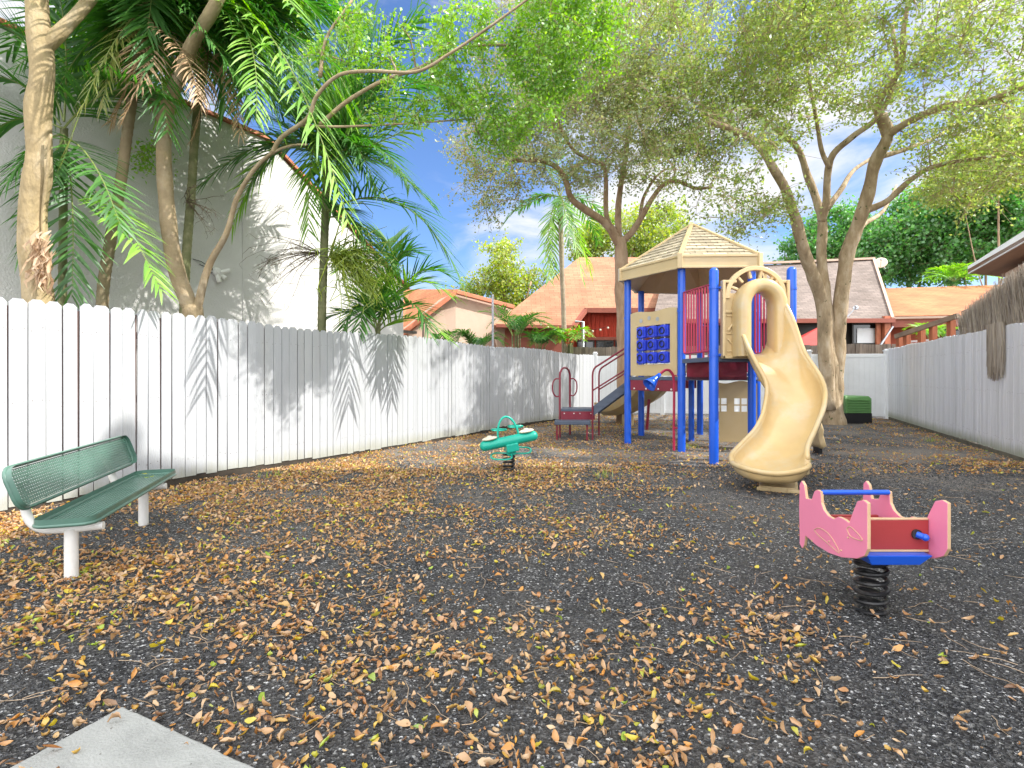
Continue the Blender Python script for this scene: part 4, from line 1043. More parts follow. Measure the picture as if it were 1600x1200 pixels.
# ---------------------------------------------------------------- screen, pergola, poles, camera, box
rs_ = thing('reed_screen', 'dried reed screening hanging over the top of the right fence', 'reed screen', RA+RU*2)
M['reed'] = leafmat('dried_reed', [(.30, .24, .17), (.42, .35, .26), (.2, .16, .12), (.36, .31, .26), (.48, .42, .33), (.25, .21, .17)], .1, .5, .04)
random.seed(4); b = MB()
fence_t = lambda px: None
def ft(px):   # distance along right fence for a pixel column
    k = (px-800)/F; return (k*RA.y-RA.x)/(RU.x-k*RU.y)
t0, t1 = ft(1497), ft(1650)
for i in range(3600):
    t_ = t1+(t0-t1)*random.random(); px = 800+F*(RA.x+RU.x*t_)/(RA.y+RU.y*t_)
    f_ = min(1, (t_-t1)/(t0-t1)); ztop = 3.45-.62*f_**1.5+random.uniform(-.16, .12); ln = random.uniform(.3, .9)
    zc = random.uniform(2.28, ztop); q = RA+RU*t_-RN*random.uniform(.03, .10); ztop_ = min(ztop, zc+ln); tl = random.gauss(.16*(1-f_), .13)
    b.tube([q+Z*(max(2.3, ztop_-ln)), q+Z*ztop_+RU*tl*ln-RN*random.uniform(-.06, .06)], [random.uniform(.004, .008), .002], 3, cap=False)
b.build('reeds', M['reed'], rs_)
b = MB(); ta, tb = ft(1572), ft(1546)
for i in range(520):
    t_ = ta+(tb-ta)*random.random(); q = RA+RU*t_+RN*random.uniform(.01, .05); zb = 1.42+random.uniform(-.05, .3)+.14*abs((t_-ta)/(tb-ta)-.5)
    if random.random() < .35: zb += random.uniform(0, .6)
    b.tube([q+Z*2.5, q+Z*zb+RU*random.gauss(0, .03)], [.006, .003], 3, cap=False)
b.build('hanging_reeds', M['reed'], rs_)
b = MB()
for z in (2.6, 2.95): b.tube([RA+RU*t0-RN*.06+Z*z, RA+RU*t1-RN*.06+Z*(z+.15)], .012, 6)
b.build('bamboo_rail', M['greywood'], rs_, smooth=True)

pg = thing('pergola', 'brown timber pergola frame with sloping rail behind the right fence', 'pergola', W(1450, 560, 19))
M['pergola'] = mat('stained_timber', (.4, .13, .06), .7, var=.25, stretch=(3, 3, .5)); M['rail_grey'] = mat('grey_rail_timber', (.28, .2, .14), .8, var=.3)
for px, y0, d_ in ((1406, 527, 19.6), (1417, 523, 19.2), (1440, 515, 18.8), (1458, 509, 18.2), (1486, 500, 17.6)):
    a = W(px, y0, d_); b = MB(); b.beam(V((a.x, a.y, 0)), a, .17, .17); b.build('post', M['pergola'], pg)
b = MB(); b.beam(W(1399, 526, 19.5), W(1497, 493, 17.2), .1, .16); b.build('rail', M['rail_grey'], pg)
b = MB()
for k in range(4): b.beam(W(1405, 535+5*k, 20.2), W(1495, 528+5*k, 18.6), .03, .07)
b.build('slats', M['pvc'], pg)

def pole(label, pts, r_, mm, name='metal_pole', cat='pole'):
    b = MB(); b.tube(pts, r_, 12); o = b.build(name, mm, None, smooth=True); return tag(o, label, cat)
q = W(770, 460, 19); pole('galvanised steel pole standing tall behind the left fence', [V((q.x, q.y, 0)), q], .04, M['galv'])
q = W(911, 503, 22.8); pole('galvanised pole with an elbow at the top beside the thin palm trunk', [V((q.x, q.y, 0)), q, q+V((-.35, 0, .02))], .06, M['galv'])
q = W(661, 505, 16.5); pole('thin black post behind the left fence in front of the peach wall', [V((q.x, q.y, 0)), q, q+V((.25, .0, 0))], .022, M['black'])
# string of globe lights
b = MB(); wa, wb = W(845, 505, 22), W(950, 510, 21.5); b.tube(bez(wa, (wa+wb)/2-Z*.5, wb, 12), .008, 5)
o = b.build('wire', M['black'], None); sl0 = thing('string_lights', 'string of small white globe bulbs under the salmon roof', 'string lights', wa); o.parent = sl0; o.location = -wa
b = MB()
for p_ in bez(wa, (wa+wb)/2-Z*.5, wb, 9): b.ball(p_-Z*.06, .045, n=8, m=6)
b.build('bulbs', M['seat_beige'], sl0, smooth=True)

sc_ = thing('security_camera', 'cluster of small white security cameras on the stucco wall', 'security camera', hp(4.5, 4.1, .02))
def wp(px, py, o=.1):   # point on stucco wall plane
    k = (px-800)/F; t_ = (k*HA.y-HA.x)/(HU.x-k*HU.y); Y_ = HA.y+HU.y*t_; return hp(t_, H0-(py-HOR)*Y_/F, o)
b = MB(); b.ball(wp(336, 425, .06), .09); b.tube([wp(336, 425, .0), wp(336, 425, .15)], .05, 10); b.build('junction_box', M['white_metal'], sc_, smooth=True)
for (x0, y0, x1, y1) in ((338, 427, 350, 424), (334, 432, 334, 443), (341, 432, 344, 437)):
    b = MB(); b.tube([wp(x0, y0, .14), wp(x1, y1, .2)], .045, 10); b.tube([wp(336, 427, .1), wp(x0, y0, .14)], .015, 6); b.build('camera_head', M['white_metal'], sc_, smooth=True)
b = MB()
for i in range(3): b.tube([wp(300+10*i, 405+i*8, .03), wp(312+8*i, 409+i*9, .05), wp(335, 424, .05)], .008, 5)
b.build('cable', M['black'], sc_)

bx = thing('utility_box', 'green and black utility box beside the right tree trunk', 'utility box', (10.9, 16.9, 0))
b = MB(); b.prism([V((10.5, 16.5, -.05)), V((11.33, 16.5, -.05)), V((11.33, 17.2, -.05)), V((10.5, 17.2, -.05))], (0, 0, .37)); b.build('base', M['black'], bx, bevel=.02)
b = MB(); gm = mat('green_box_plastic', (.13, .3, .1), .45, var=.06)
b.prism([V((10.48, 16.48, .32)), V((11.3, 16.48, .32)), V((11.3, 16.48, .78)), V((11.26, 16.56, .86)), V((10.52, 16.56, .86)), V((10.48, 16.48, .78))], (0, .72, 0)); b.build('cover', gm, bx, bevel=.02)
b = MB()
for k in range(5): b.beam((10.54, 16.465, .42+.08*k), (11.24, 16.465, .42+.08*k), .05, .03)
b.build('vents', gm, bx)

# ---------------------------------------------------------------- broadleaf trees
M['bark_tan'] = mat('tan_mottled_bark', (.40, .30, .185), .9, var=.38, vscale=2.2, bump=1.0, bscale=14, stretch=(2, 2, .7), dirt=(.55, .5, .42), dscale=2.2, damt=.6, fine=(7, .66, (.12, .12, .05)))
M['bark_brown'] = mat('brown_bark', (.36, .24, .15), .9, var=.3, vscale=3, bump=1.0, bscale=16, stretch=(2, 2, .6), dirt=(.42, .33, .25), dscale=1.5, damt=.7)
M['bark_light'] = mat('pale_branch_bark', (.42, .33, .2), .9, var=.25)
M['bark_dark'] = mat('dark_twig_bark', (.16, .12, .08), .9, var=.3)
def tree(name, label, limbs, blobs, ncl, leafm, bark, lsize, per, spread, mind, trunk_r=None, sag=.15, seed=1, tw=7, twr=.006, cat='tree', lshape=.38, group=None, minr=.012, hang=0, twm=None):
    """limbs: [(points, r0, r1)]; blobs: [(centre, (rx,ry,rz), weight)] where the crown's twig ends are drawn from"""
    random.seed(seed); rng = np.random.default_rng(seed)
    r = thing(name, label, cat, (limbs[0][0][0].x, limbs[0][0][0].y, 0), group)
    nodes = []; b = MB()
    for pts, r0, r1 in limbs:
        q = catmull(pts, 5); n = len(q)
        q = [p+V((noise.noise(p*1.3+V((seed, 0, 0))), noise.noise(p*1.3+V((0, seed, 9))), 0))*min(.07, r0*.22) if 2 < i else p for i, p in enumerate(q)]
        rs = [(r0+(r1-r0)*(i/(n-1))**.8)*(1+(.15 if r0 > .1 else .1)*noise.noise(q[i]*3)) for i in range(n)]
        b.tube(q, rs, 14 if r0 > .08 else 9, cap=True)
        nodes += [(q[i], rs[i]) for i in range(len(q)) if q[i].z > 2.6]
    b.build('trunk', bark, r, smooth=True, sharp=0)
    # sample twig-end targets
    wts = np.array([w_*rx[0]*rx[1]*rx[2] for c, rx, w_ in blobs]); wts = wts/wts.sum(); T = []
    tries = 0
    while len(T) < ncl and tries < ncl*25:
        tries += 1
        c, rx, _ = blobs[int(rng.choice(len(blobs), p=wts))]
        d_ = rng.normal(size=3); d_ /= np.linalg.norm(d_); rad = rng.random()**.42
        p = V((c[0]+d_[0]*rx[0]*rad, c[1]+d_[1]*rx[1]*rad, c[2]+d_[2]*rx[2]*rad))
        if noise.noise(p*.45+V((seed*3, 0, 0))) < -.12: continue
        if T and min((p-q).length_squared for q in T) < mind*mind: continue
        T.append(p)
    NP = np.array([tuple(n_[0]) for n_ in nodes]); NR = [n_[1] for n_ in nodes]
    T.sort(key=lambda p: float(((NP-np.array(p))**2).sum(1).min()))
    b = MB(); L0 = []; L1 = []
    for p in T:
        dd_ = np.sqrt(((NP-np.array(p))**2).sum(1)); k = int((dd_+.25*np.maximum(0, NP[:, 2]-p.z)).argmin()); a = V(NP[k]); l = (p-a).length
        if l < .05: continue
        ctrl = a+(p-a)*.45+V((random.uniform(-.1, .1), random.uniform(-.1, .1), sag))*l
        n = max(3, min(8, int(l/.45)+2)); q = bez(a, ctrl, p, n)
        for i in range(1, n): q[i] += V((random.uniform(-1, 1), random.uniform(-1, 1), random.uniform(-1, 1)))*.05*l
        r0 = min(NR[k]*.7, .016+.022*l); r0 = max(r0, minr); r1 = max(minr*.55, r0*.4)
        b.tube(q, [r0+(r1-r0)*i/n for i in range(n+1)], 5, cap=False)
        NP = np.vstack([NP, np.array([tuple(x) for x in q[1:]])]); NR += [r0+(r1-r0)*i/n for i in range(1, n+1)]
        end_dir = (p-a).normalized()
        for _ in range(tw):
            s_ = q[random.randint(max(1, n-2), n)]; dv = V((rng.normal(), rng.normal(), rng.normal()*.6+.1-hang)).normalized()*.8+end_dir*.5; e_ = s_+dv*spread*random.uniform(.5, 1.2)
            L0.append(s_); L1.append(e_)
            b.tube([s_, (s_+e_)/2+V((0, 0, random.uniform(-.05, .08)*spread)), e_], [twr, twr*.7, twr*.4], 3, cap=False)
    b.build('branches', twm or bark, r, smooth=True, sharp=0)
    # leaves along the twigs
    A = np.array(L0); B_ = np.array(L1); n = len(A)*per
    idx = np.repeat(np.arange(len(A)), per); tt = rng.random(n)[:, None]**.7
    pos = A[idx]*(1-tt)+B_[idx]*tt+rng.normal(0, lsize*.9, (n, 3)); pos[:, 2] -= hang*rng.random(n)*spread*.4
    global RNG; old = RNG; RNG = rng; R = randrot(n)
    RNG = old
    tv = [(-.5, 0, 0), (0, -lshape, .06), (.5, 0, -.1), (0, lshape, .06)]
    s_ = rng.uniform(.65, 1.25, n)*lsize
    o = instance_mesh('crown', tv, [(0, 1, 2, 3)], pos, R, s_, leafm, r)
    return r

OL = leafmat('olive_small_leaves', [(.2, .27, .09), (.29, .36, .12), (.4, .44, .17), (.24, .33, .09), (.47, .46, .2), (.32, .38, .12), (.16, .22, .07)], .6)
OL2 = leafmat('olive_green_leaves', [(.22, .34, .08), (.32, .44, .10), (.43, .52, .14), (.25, .38, .07), (.5, .53, .16), (.36, .45, .11), (.17, .28, .06)], .6)
BG = leafmat('bright_green_leaves', [(.17, .4, .025), (.27, .5, .03), (.22, .45, .025), (.36, .56, .05), (.12, .3, .02)], .55)
YG = leafmat('yellow_green_leaves', [(.26, .38, .05), (.38, .48, .06), (.48, .5, .08), (.3, .42, .05), (.2, .32, .05)], .55)
DG = leafmat('dark_green_leaves', [(.07, .22, .05), (.12, .34, .07), (.18, .42, .09), (.09, .27, .06), (.24, .46, .1)], .5)

def PW(l, d0=None): return [W(*q) for q in l]
# right big tree
g0 = V((9.98, 16.3, -.1))
limbs = [
 ([g0, g0+V((-.02, 0, .5)), W(1299, 600, 16.3), W(1298, 560, 16.3), W(1296, 500, 16.3), W(1294, 440, 16.3)], .40, .06),
 (PW([(1294, 640, 16.2), (1290, 560, 16.2), (1284, 470, 16.1), (1262, 412, 15.8), (1246, 350, 15.5), (1232, 312, 15.2), (1213, 270, 14.8), (1180, 222, 14.4), (1150, 205, 14.0), (1105, 188, 13.4)]), .24, .07),
 (PW([(1296, 640, 16.35), (1295, 560, 16.35), (1291, 480, 16.3), (1284, 400, 16.4), (1282, 335, 16.6), (1262, 275, 16.9), (1240, 225, 17.2), (1195, 188, 17.6), (1150, 150, 18)]), .22, .06),
 (PW([(1284, 345, 16.5), (1290, 320, 16.3), (1297, 250, 15.9), (1330, 215, 15.5), (1372, 182, 15.2), (1400, 120, 14.8), (1395, 40, 14.5)]), .13, .05),
 (PW([(1291, 328, 16.5), (1318, 290, 17), (1335, 265, 17.5), (1370, 240, 18), (1400, 200, 18.5)]), .1, .04),
 (PW([(1303, 640, 16.35), (1307, 560, 16.35), (1312, 500, 16.3), (1322, 400, 16.2), (1345, 340, 16.0), (1357, 295, 15.8), (1370, 250, 15.6), (1386, 212, 15.4), (1378, 180, 15.2)]), .25, .14),
 (PW([(1386, 212, 15.4), (1372, 165, 15.2), (1405, 110, 14.6), (1412, 50, 14.2), (1425, -30, 13.8)]), .13, .05),
 (PW([(1386, 212, 15.4), (1420, 190, 14.8), (1480, 165, 14.0), (1540, 158, 13.4), (1600, 135, 12.8), (1660, 110, 12.4)]), .12, .05),
 (PW([(1350, 330, 16), (1385, 315, 15.7), (1420, 283, 15.3), (1455, 262, 14.9), (1510, 250, 14.4), (1570, 243, 14)]), .11, .035),
 (PW([(1375, 245, 15.6), (1410, 235, 16), (1460, 215, 16.6), (1500, 190, 17.2)]), .09, .03),
 (PW([(1335, 375, 16.1), (1350, 350, 17), (1380, 330, 18), (1400, 290, 19)]), .1, .04),
 (PW([(1296, 262, 15.95), (1284, 235, 15.8), (1275, 180, 15.5), (1262, 110, 15), (1255, 30, 14.6)]), .08, .03),
]
blobs = [(W(1230, 90, 15), (4.2, 2.4, 2.6), 1.2), (W(1420, 60, 14), (4.2, 2.4, 2.8), 1.2), (W(1560, 170, 13.5), (2.2, 3.0, 2.4), 1), (W(1110, 230, 14), (1.9, 2.6, 1.9), .7), (W(1150, 300, 14.5), (1.3, 2, 1.0), .75), (W(1330, 0, 13), (4.5, 3.5, 2.0), 1), (W(1100, 40, 14), (2.6, 3, 2.6), .9), (W(1190, 335, 15), (1.2, 1.6, .7), .8), (W(1530, 270, 14), (1.4, 2, .8), .9)]
tree('canopy_tree', 'big multi-stemmed tree with olive canopy at the far right of the yard', limbs, blobs, 740, OL2, M['bark_tan'], .11, 9, .8, .3, seed=3, tw=8, lshape=.27, hang=.12, twr=.008, twm=M['bark_light'])
# second tree behind tower
g1 = V((3.62, 17, -.1))
limbs = [
 ([g1, g1+V((0, 0, .6)), W(975, 520, 17), W(972, 440, 17), W(971, 395, 17), W(968, 372, 17)], .27, .2),
 (PW([(969, 385, 17), (948, 350, 16.8), (918, 330, 16.5), (893, 310, 16.2), (885, 285, 16), (870, 262, 15.8), (845, 252, 15.5), (800, 250, 15)]), .15, .05),
 (PW([(962, 365, 17), (948, 335, 16.8), (945, 265, 16.3), (928, 252, 16.1), (898, 236, 15.8), (880, 210, 15.5), (868, 180, 15.2)]), .09, .04),
 (PW([(967, 375, 17), (966, 320, 17.2), (974, 265, 17.4), (980, 220, 17.6), (985, 160, 17.9), (975, 90, 18)]), .12, .05),
 (PW([(972, 378, 17), (988, 362, 16.9), (1002, 340, 16.8), (1018, 312, 16.6), (1040, 286, 16.4), (1062, 284, 16.2), (1088, 294, 16), (1112, 292, 15.7)]), .12, .04),
 (PW([(1000, 345, 16.8), (1005, 310, 17.2), (1022, 280, 17.6), (1038, 265, 18)]), .07, .03),
]
blobs = [(W(930, 190, 16), (3.0, 2.8, 2.3), 1), (W(800, 220, 15.3), (1.7, 2.0, 1.7), 1.2), (W(760, 290, 15.3), (1.0, 1.6, 1.0), 1.0), (W(1050, 200, 16.5), (2.2, 2.6, 2.0), .9), (W(990, 60, 17), (3.2, 2.8, 2.4), .9), (W(860, 90, 16), (2.6, 2.4, 2.2), .8)]
tree('canopy_tree', 'slimmer brown-trunked tree standing behind the playground tower', limbs, blobs, 620, OL, M['bark_brown'], .105, 9, .8, .3, seed=5, tw=8, lshape=.27, hang=.12, twr=.007, twm=M['bark_light'])

# forked tree behind left fence with bright green hanging sprays over the yard
limbs = [
 (PW([(300, 640, 8.2), (300, 500, 8.2), (298, 478, 8.2)]), .17, .15),
 (PW([(302, 490, 8.2), (280, 440, 8.2), (268, 380, 8.1), (258, 290, 8.0), (256, 220, 8.0), (262, 170, 7.9), (282, 120, 7.8), (300, 70, 7.6), (335, 10, 7.4), (360, -50, 7.3)]), .125, .08),
 (PW([(258, 200, 8), (240, 160, 8.1), (228, 110, 8.3), (225, 40, 8.5), (215, -40, 8.7)]), .07, .04),
 (PW([(306, 492, 8.2), (316, 450, 8.15), (330, 410, 8.1), (355, 365, 8.0), (370, 310, 7.9), (395, 268, 7.8), (425, 240, 7.7), (455, 228, 7.7), (480, 226, 7.7)]), .07, .012),
 (PW([(425, 240, 7.7), (440, 215, 7.6), (480, 185, 7.4), (495, 150, 7.3), (530, 118, 7.2), (580, 111, 7.1), (650, 112, 7.0), (700, 85, 7.0), (760, 45, 6.9), (830, -5, 6.8), (900, -60, 6.8)]), .036, .014),
 (PW([(500, 195, 7.7), (540, 160, 7.7), (600, 125, 7.6), (650, 108, 7.6), (720, 75, 7.7), (800, 70, 8.0), (860, 65, 8.2)]), .035, .015),
 (PW([(470, 195, 7.5), (520, 198, 7.6), (600, 195, 7.8), (680, 190, 7.9), (740, 185, 8)]), .022, .01),
 (PW([(500, 120, 7.3), (510, 60, 7.3), (550, 0, 7.3)]), .03, .015),
]
blobs = [(W(870, 75, 8), (.9, .9, .75), 1), (W(800, 180, 8), (.75, .7, .5), 1), (W(730, 120, 7.8), (.7, .7, .6), .35), (W(700, 30, 7.6), (.7, .8, .4), .4), (W(940, 45, 8), (.5, .6, .5), .8), (W(640, 175, 7.6), (.45, .6, .35), .6), (W(590, 40, 7.4), (.6, .7, .4), .4), (W(235, 240, 9), (.35, .4, .35), 1), (W(880, -30, 7.8), (1.0, 1.0, .5), 1), (W(520, 90, 7.3), (.5, .5, .4), .3)]
tree('ficus_tree', 'forked tree behind the left fence with bright green sprays reaching over the yard', limbs, blobs, 190, BG, mat('smooth_tan_bark', (.33, .25, .15), .85, var=.25, vscale=4, bump=.6, bscale=25, dirt=(.5, .42, .32), dscale=3, damt=.7), .062, 13, .34, .17, seed=8, tw=9, twr=.0035, lshape=.3, hang=.35, minr=.006)
# left trunk
limbs = [
 (PW([(60, 640, 6.9), (62, 500, 6.9), (52, 400, 6.9), (55, 300, 6.9), (62, 200, 6.9), (66, 120, 6.9), (60, 40, 6.9), (50, -60, 6.9)]), .185, .12),
 (PW([(66, 75, 6.9), (100, 45, 7.0), (140, 0, 7.1), (180, -60, 7.2)]), .1, .06),
 (PW([(70, 400, 6.85), (68, 330, 6.85), (75, 250, 6.8), (80, 210, 6.8)]), .03, .015),
]
blobs = [(W(60, -130, 7), (1.6, 1.6, .7), 1), (W(200, -120, 7.4), (1.4, 1.4, .6), 1)]
tree('shade_tree', 'thick tan trunk at the far left rising out of the picture', limbs, blobs, 60, DG, mat('olive_tan_bark', (.34, .26, .14), .9, var=.3, vscale=2.5, bump=.9, bscale=12, stretch=(2, 2, 1), dirt=(.46, .38, .26), dscale=2, damt=.8), .09, 12, .5, .3, seed=12, tw=7)

# distant trees
def bgtree(name, label, base_px, d_, blobs_px, leafm, n, ls, per, spread, mind, seed, group=None, tr=.25):
    base = V(((base_px[0]-800)*d_/F, d_, 0)); c0 = W(blobs_px[0][0], blobs_px[0][1], d_)
    limbs = [([base, base+V((.1, 0, c0.z*.35)), V((base.x*.5+c0.x*.5, d_, c0.z*.7)), c0], tr, tr*.4)]
    for (px, py, *_r) in blobs_px[1:]: q = W(px, py, d_); limbs.append(([base+V((.1, 0, c0.z*.35)), (base+q)/2+V((0, 0, 1)), q], tr*.6, tr*.2))
    bl_ = [(W(px, py, d_), (rx*d_/F, max(rx, ry)*d_/F*.8, ry*d_/F), 1) for px, py, rx, ry in blobs_px]
    return tree(name, label, limbs, bl_, n, leafm, M['bark_brown'], ls, per, spread, mind, seed=seed, tw=7, twr=.012, group=group, lshape=.42)
bgtree('shade_tree', 'airy yellow-green tree between the peach and salmon-roofed houses', (790, 560), 30, [(785, 425, 60, 42), (830, 440, 35, 35), (745, 440, 30, 30), (800, 470, 40, 25)], YG, 150, .16, 13, .9, .5, 21)
bgtree('shade_tree', 'bright green tree showing above the salmon roof', (980, 560), 38, [(990, 375, 60, 45), (940, 385, 45, 35), (1045, 360, 25, 35)], YG, 170, .2, 13, 1.1, .6, 22)
gp = 'dark green trees beyond the houses'
bgtree('broadleaf_tree', 'dark green tree right of the brown roof ridge, below the olive canopy', (1420, 560), 42, [(1420, 380, 75, 60), (1370, 400, 40, 45), (1450, 340, 60, 40)], DG, 260, .26, 15, 1.4, .7, 23, gp)
bgtree('broadleaf_tree', 'large dark green tree at the right edge above the orange roof', (1540, 560), 40, [(1540, 340, 80, 75), (1590, 300, 60, 60), (1500, 400, 50, 45)], DG, 280, .26, 15, 1.4, .7, 24, gp, tr=.14)
bgtree('broadleaf_tree', 'dark tree peeping over the brown roof beside the multi-stemmed trunk', (1250, 560), 46, [(1275, 395, 45, 30), (1310, 370, 50, 45)], DG, 140, .26, 14, 1.4, .7, 25, gp)
bgtree('broadleaf_tree', 'yellow-green tree behind the olive canopy at upper right', (1560, 560), 34, [(1560, 250, 70, 40), (1500, 290, 50, 30)], YG, 160, .2, 12, 1.2, .6, 26, gp, tr=.1)

# ---------------------------------------------------------------- palms
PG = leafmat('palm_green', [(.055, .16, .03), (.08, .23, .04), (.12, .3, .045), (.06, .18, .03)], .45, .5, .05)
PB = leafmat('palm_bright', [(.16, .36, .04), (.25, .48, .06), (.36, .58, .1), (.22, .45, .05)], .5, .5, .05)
PD = leafmat('palm_dry', [(.42, .27, .15), (.52, .36, .22), (.34, .2, .11), (.6, .45, .3)], .25, .5, .05)
PY = leafmat('palm_olive', [(.2, .26, .05), (.3, .32, .07), (.16, .22, .05), (.38, .33, .09)], .35, .35, .1)
M['rachis'] = mat('frond_stem', (.22, .27, .08), .5, var=.15, bump=0); M['rachis_dry'] = mat('dry_frond_stem', (.34, .22, .12), .7, var=.2, bump=0)
M['palm_trunk'] = mat('ringed_palm_trunk', (.26, .2, .12), .8, var=.25, vscale=2, bump=.4, bscale=30, dirt=(.36, .33, .22), dscale=3, damt=.7)
M['palm_stem'] = mat('ringed_palm_stem_green', (.17, .18, .08), .7, var=.3, vscale=3, bump=.3, bscale=30, dirt=(.33, .29, .18), dscale=3, damt=.8)
def frond(parent, p0, p1, p2, ll, lm, npair=34, wd=.032, droop=.5, ang=58, rm=None, r0=.016, start=.1, name='frond', twist=0.0, fray=.06):
    p0, p1, p2 = V(p0), V(p1), V(p2); n = 18; q = bez(p0, p1, p2, n); vs = []; fs = []; b = MB(); droop *= .6; ll *= 1.25; wd *= .82
    L_ = sum((q[i+1]-q[i]).length for i in range(n))
    b.tube(q, [r0*(1-.85*i/n) for i in range(n+1)], 5, cap=False); nr = len(b.f)
    for i in range(npair):
        t_ = start+(1-start)*(i+.5)/npair; c = p0*(1-t_)**2+p1*2*t_*(1-t_)+p2*t_*t_
        tg = ((p1-p0)*(1-t_)+(p2-p1)*t_).normalized(); sd = tg.cross(Z)
        if sd.length < .15: sd = tg.cross(V((.3, 1, 0)))
        sd.normalize(); up = sd.cross(tg).normalized()
        env = min(1, .5+2.2*t_)*(1-.55*t_**3)
        for s_ in (-1, 1):
            if fray and random.random() < fray: continue
            l = ll*env*random.uniform(.88, 1.08); a_ = math.radians(ang*(1-.45*t_)+random.gauss(0, 7)); tw_ = twist+random.gauss(0, .12)
            d_ = tg*math.cos(a_)+(sd*s_*math.cos(tw_)+up*(math.sin(tw_)*s_+.22))*math.sin(a_); d_.normalize()
            wv = (tg*math.sin(a_)-sd*s_*math.cos(a_)).normalized()*.75+up*.35*random.uniform(-.4, 1); wv.normalize()
            p = c.copy(); k0 = len(b.v); dd = d_.copy(); seg = 4
            for k in range(seg+1):
                ww = wd*(.6, 1, .85, .55, .05)[k]*(.7+.3*env); b.v += [p-wv*ww/2, p+wv*ww/2]
                dd = (dd+V((0, 0, -1))*droop*(.35+.65*k/seg)*random.uniform(.7, 1.3)/seg*1.6).normalized(); p = p+dd*l/seg
            for k in range(seg): b.f.append((k0+2*k, k0+2*k+1, k0+2*k+3, k0+2*k+2))
    o = b.build(name, [lm, rm or (M['rachis'] if lm is not PD else M['rachis_dry'])], parent, smooth=False)
    mi = np.zeros(len(b.f), dtype=np.int32); mi[:nr] = 1; o.data.polygons.foreach_set('material_index', mi)
    return o
def palm_trunk(parent, pts, r0, r1, mm, ring=.11):
    q = catmull(pts, 8); out = []; rs = []; acc = 0; total = sum((q[i+1]-q[i]).length for i in range(len(q)-1)); n = int(total/ring*4)
    cum = [0]
    for i in range(len(q)-1): cum.append(cum[-1]+(q[i+1]-q[i]).length)
    for k in range(n+1):
        s_ = total*k/n; i = min(len(q)-2, next((j for j in range(len(cum)-1) if cum[j+1] >= s_-1e-6), len(q)-2)); f_ = (s_-cum[i])/max(1e-6, cum[i+1]-cum[i])
        out.append(q[i]+(q[i+1]-q[i])*f_); rs.append((r0+(r1-r0)*k/n)*(1.05 if k % 4 == 0 else .985))
    b = MB(); b.tube(out, rs, 14); b.build('trunk', mm, parent, smooth=True, sharp=0)
def crown(parent, c, n, length, lm, ll, droop=.5, el=(5, 75), az=(0, 360), seed=0, npair=30, wd=.035, drop=.55):
    random.seed(seed)
    for i in range(n):
        a_ = math.radians(az[0]+(az[1]-az[0])*(i+random.uniform(.1, .9))/n); e_ = math.radians(random.uniform(*el)); l = length*random.uniform(.8, 1.1)
        h = V((math.cos(a_), math.sin(a_), 0)); p1 = c+h*l*.5*math.cos(e_)+Z*l*.55*math.sin(e_)+Z*.1; p2 = c+h*l*(.55+.4*math.cos(e_))+Z*l*(math.sin(e_)*.75-drop)
        frond(parent, c, p1, p2, ll, random.choice(lm) if isinstance(lm, list) else lm, npair, wd, droop, start=.14)
def FR(parent, a, b_, c, ll, lm, **k): return frond(parent, W(*a), W(*b_), W(*c), ll, lm, **k)

# palm with crown above the picture, trunk right of the thick left trunk
pA = thing('palm_tree', 'slender ringed palm trunk between the two thick trunks at left', 'palm', V((-6.1, 7.9, 0)))
palm_trunk(pA, PW([(158, 640, 7.9), (160, 470, 7.9), (172, 380, 7.9), (188, 290, 7.9), (200, 200, 7.9), (215, 100, 7.9), (228, 10, 7.9)]), .085, .065, M['palm_trunk'])
cA = W(228, -10, 7.9)
crown(pA, cA, 13, 2.3, [PG, PG, PB], .6, .7, (-10, 60), seed=2, wd=.048)
for (a, b_, c, m_) in (((225, 20, 7.9), (120, 40, 7.6), (70, 190, 7.4), PG), ((225, 20, 7.9), (150, -10, 7.5), (20, 110, 7.2), PG), ((225, 30, 7.9), (300, 60, 7.5), (310, 160, 7.2), PD), ((222, 20, 7.9), (250, 80, 7.4), (190, 190, 7.2), PD), ((222, 20, 7.9), (170, 60, 7.4), (160, 170, 7.3), PY), ((228, 30, 7.9), (215, 110, 7.6), (175, 190, 7.5), PD), ((228, 10, 7.9), (160, 60, 7.2), (100, 250, 6.9), PY)):
    FR(pA, a, b_, c, .42, m_, droop=1.1, wd=.034)
pB = thing('palm_tree', 'thin green-grey palm trunk just right of the forked tree trunk', 'palm', V((-5.3, 8.8, 0)))
palm_trunk(pB, PW([(284, 640, 8.8), (288, 470, 8.8), (292, 390, 8.8), (299, 300, 8.8), (305, 210, 8.8), (315, 110, 8.8), (330, 0, 8.8)]), .075, .06, M['palm_stem'])
cB = W(335, -30, 8.6)
crown(pB, cB, 13, 2.5, [PG, PG, PG, PB], .6, .7, (-10, 60), seed=6, wd=.048)
FR(pB, (350, 10, 8.2), (410, 40, 7.4), (400, 190, 7.0), .5, PB, droop=.9, wd=.046)
FR(pB, (350, 0, 8.2), (450, 20, 7.6), (545, 350, 7.0), .75, PB, npair=44, droop=.8, wd=.055, r0=.022)
FR(pB, (345, 10, 8.4), (470, 40, 8.0), (600, 160, 7.8), .6, PG, droop=.9, npair=40)
FR(pB, (345, 20, 8.4), (440, 60, 8.2), (560, 290, 8.0), .55, PG, droop=.9, npair=40)
FR(pB, (325, 40, 8.6), (330, 120, 8.2), (300, 220, 8.1), .4, PD, droop=1.4)
FR(pB, (330, 30, 8.6), (370, 110, 8.2), (375, 210, 8.1), .4, PD, droop=1.4)
FR(pB, (330, 30, 8.6), (290, 60, 8.0), (270, 150, 7.8), .4, PD, droop=1.2)
pC = thing('palm_tree', 'palm whose trunk is hung with dead branching seed stalks, near the house corner', 'palm', V((-3.7, 10.2, 0)))
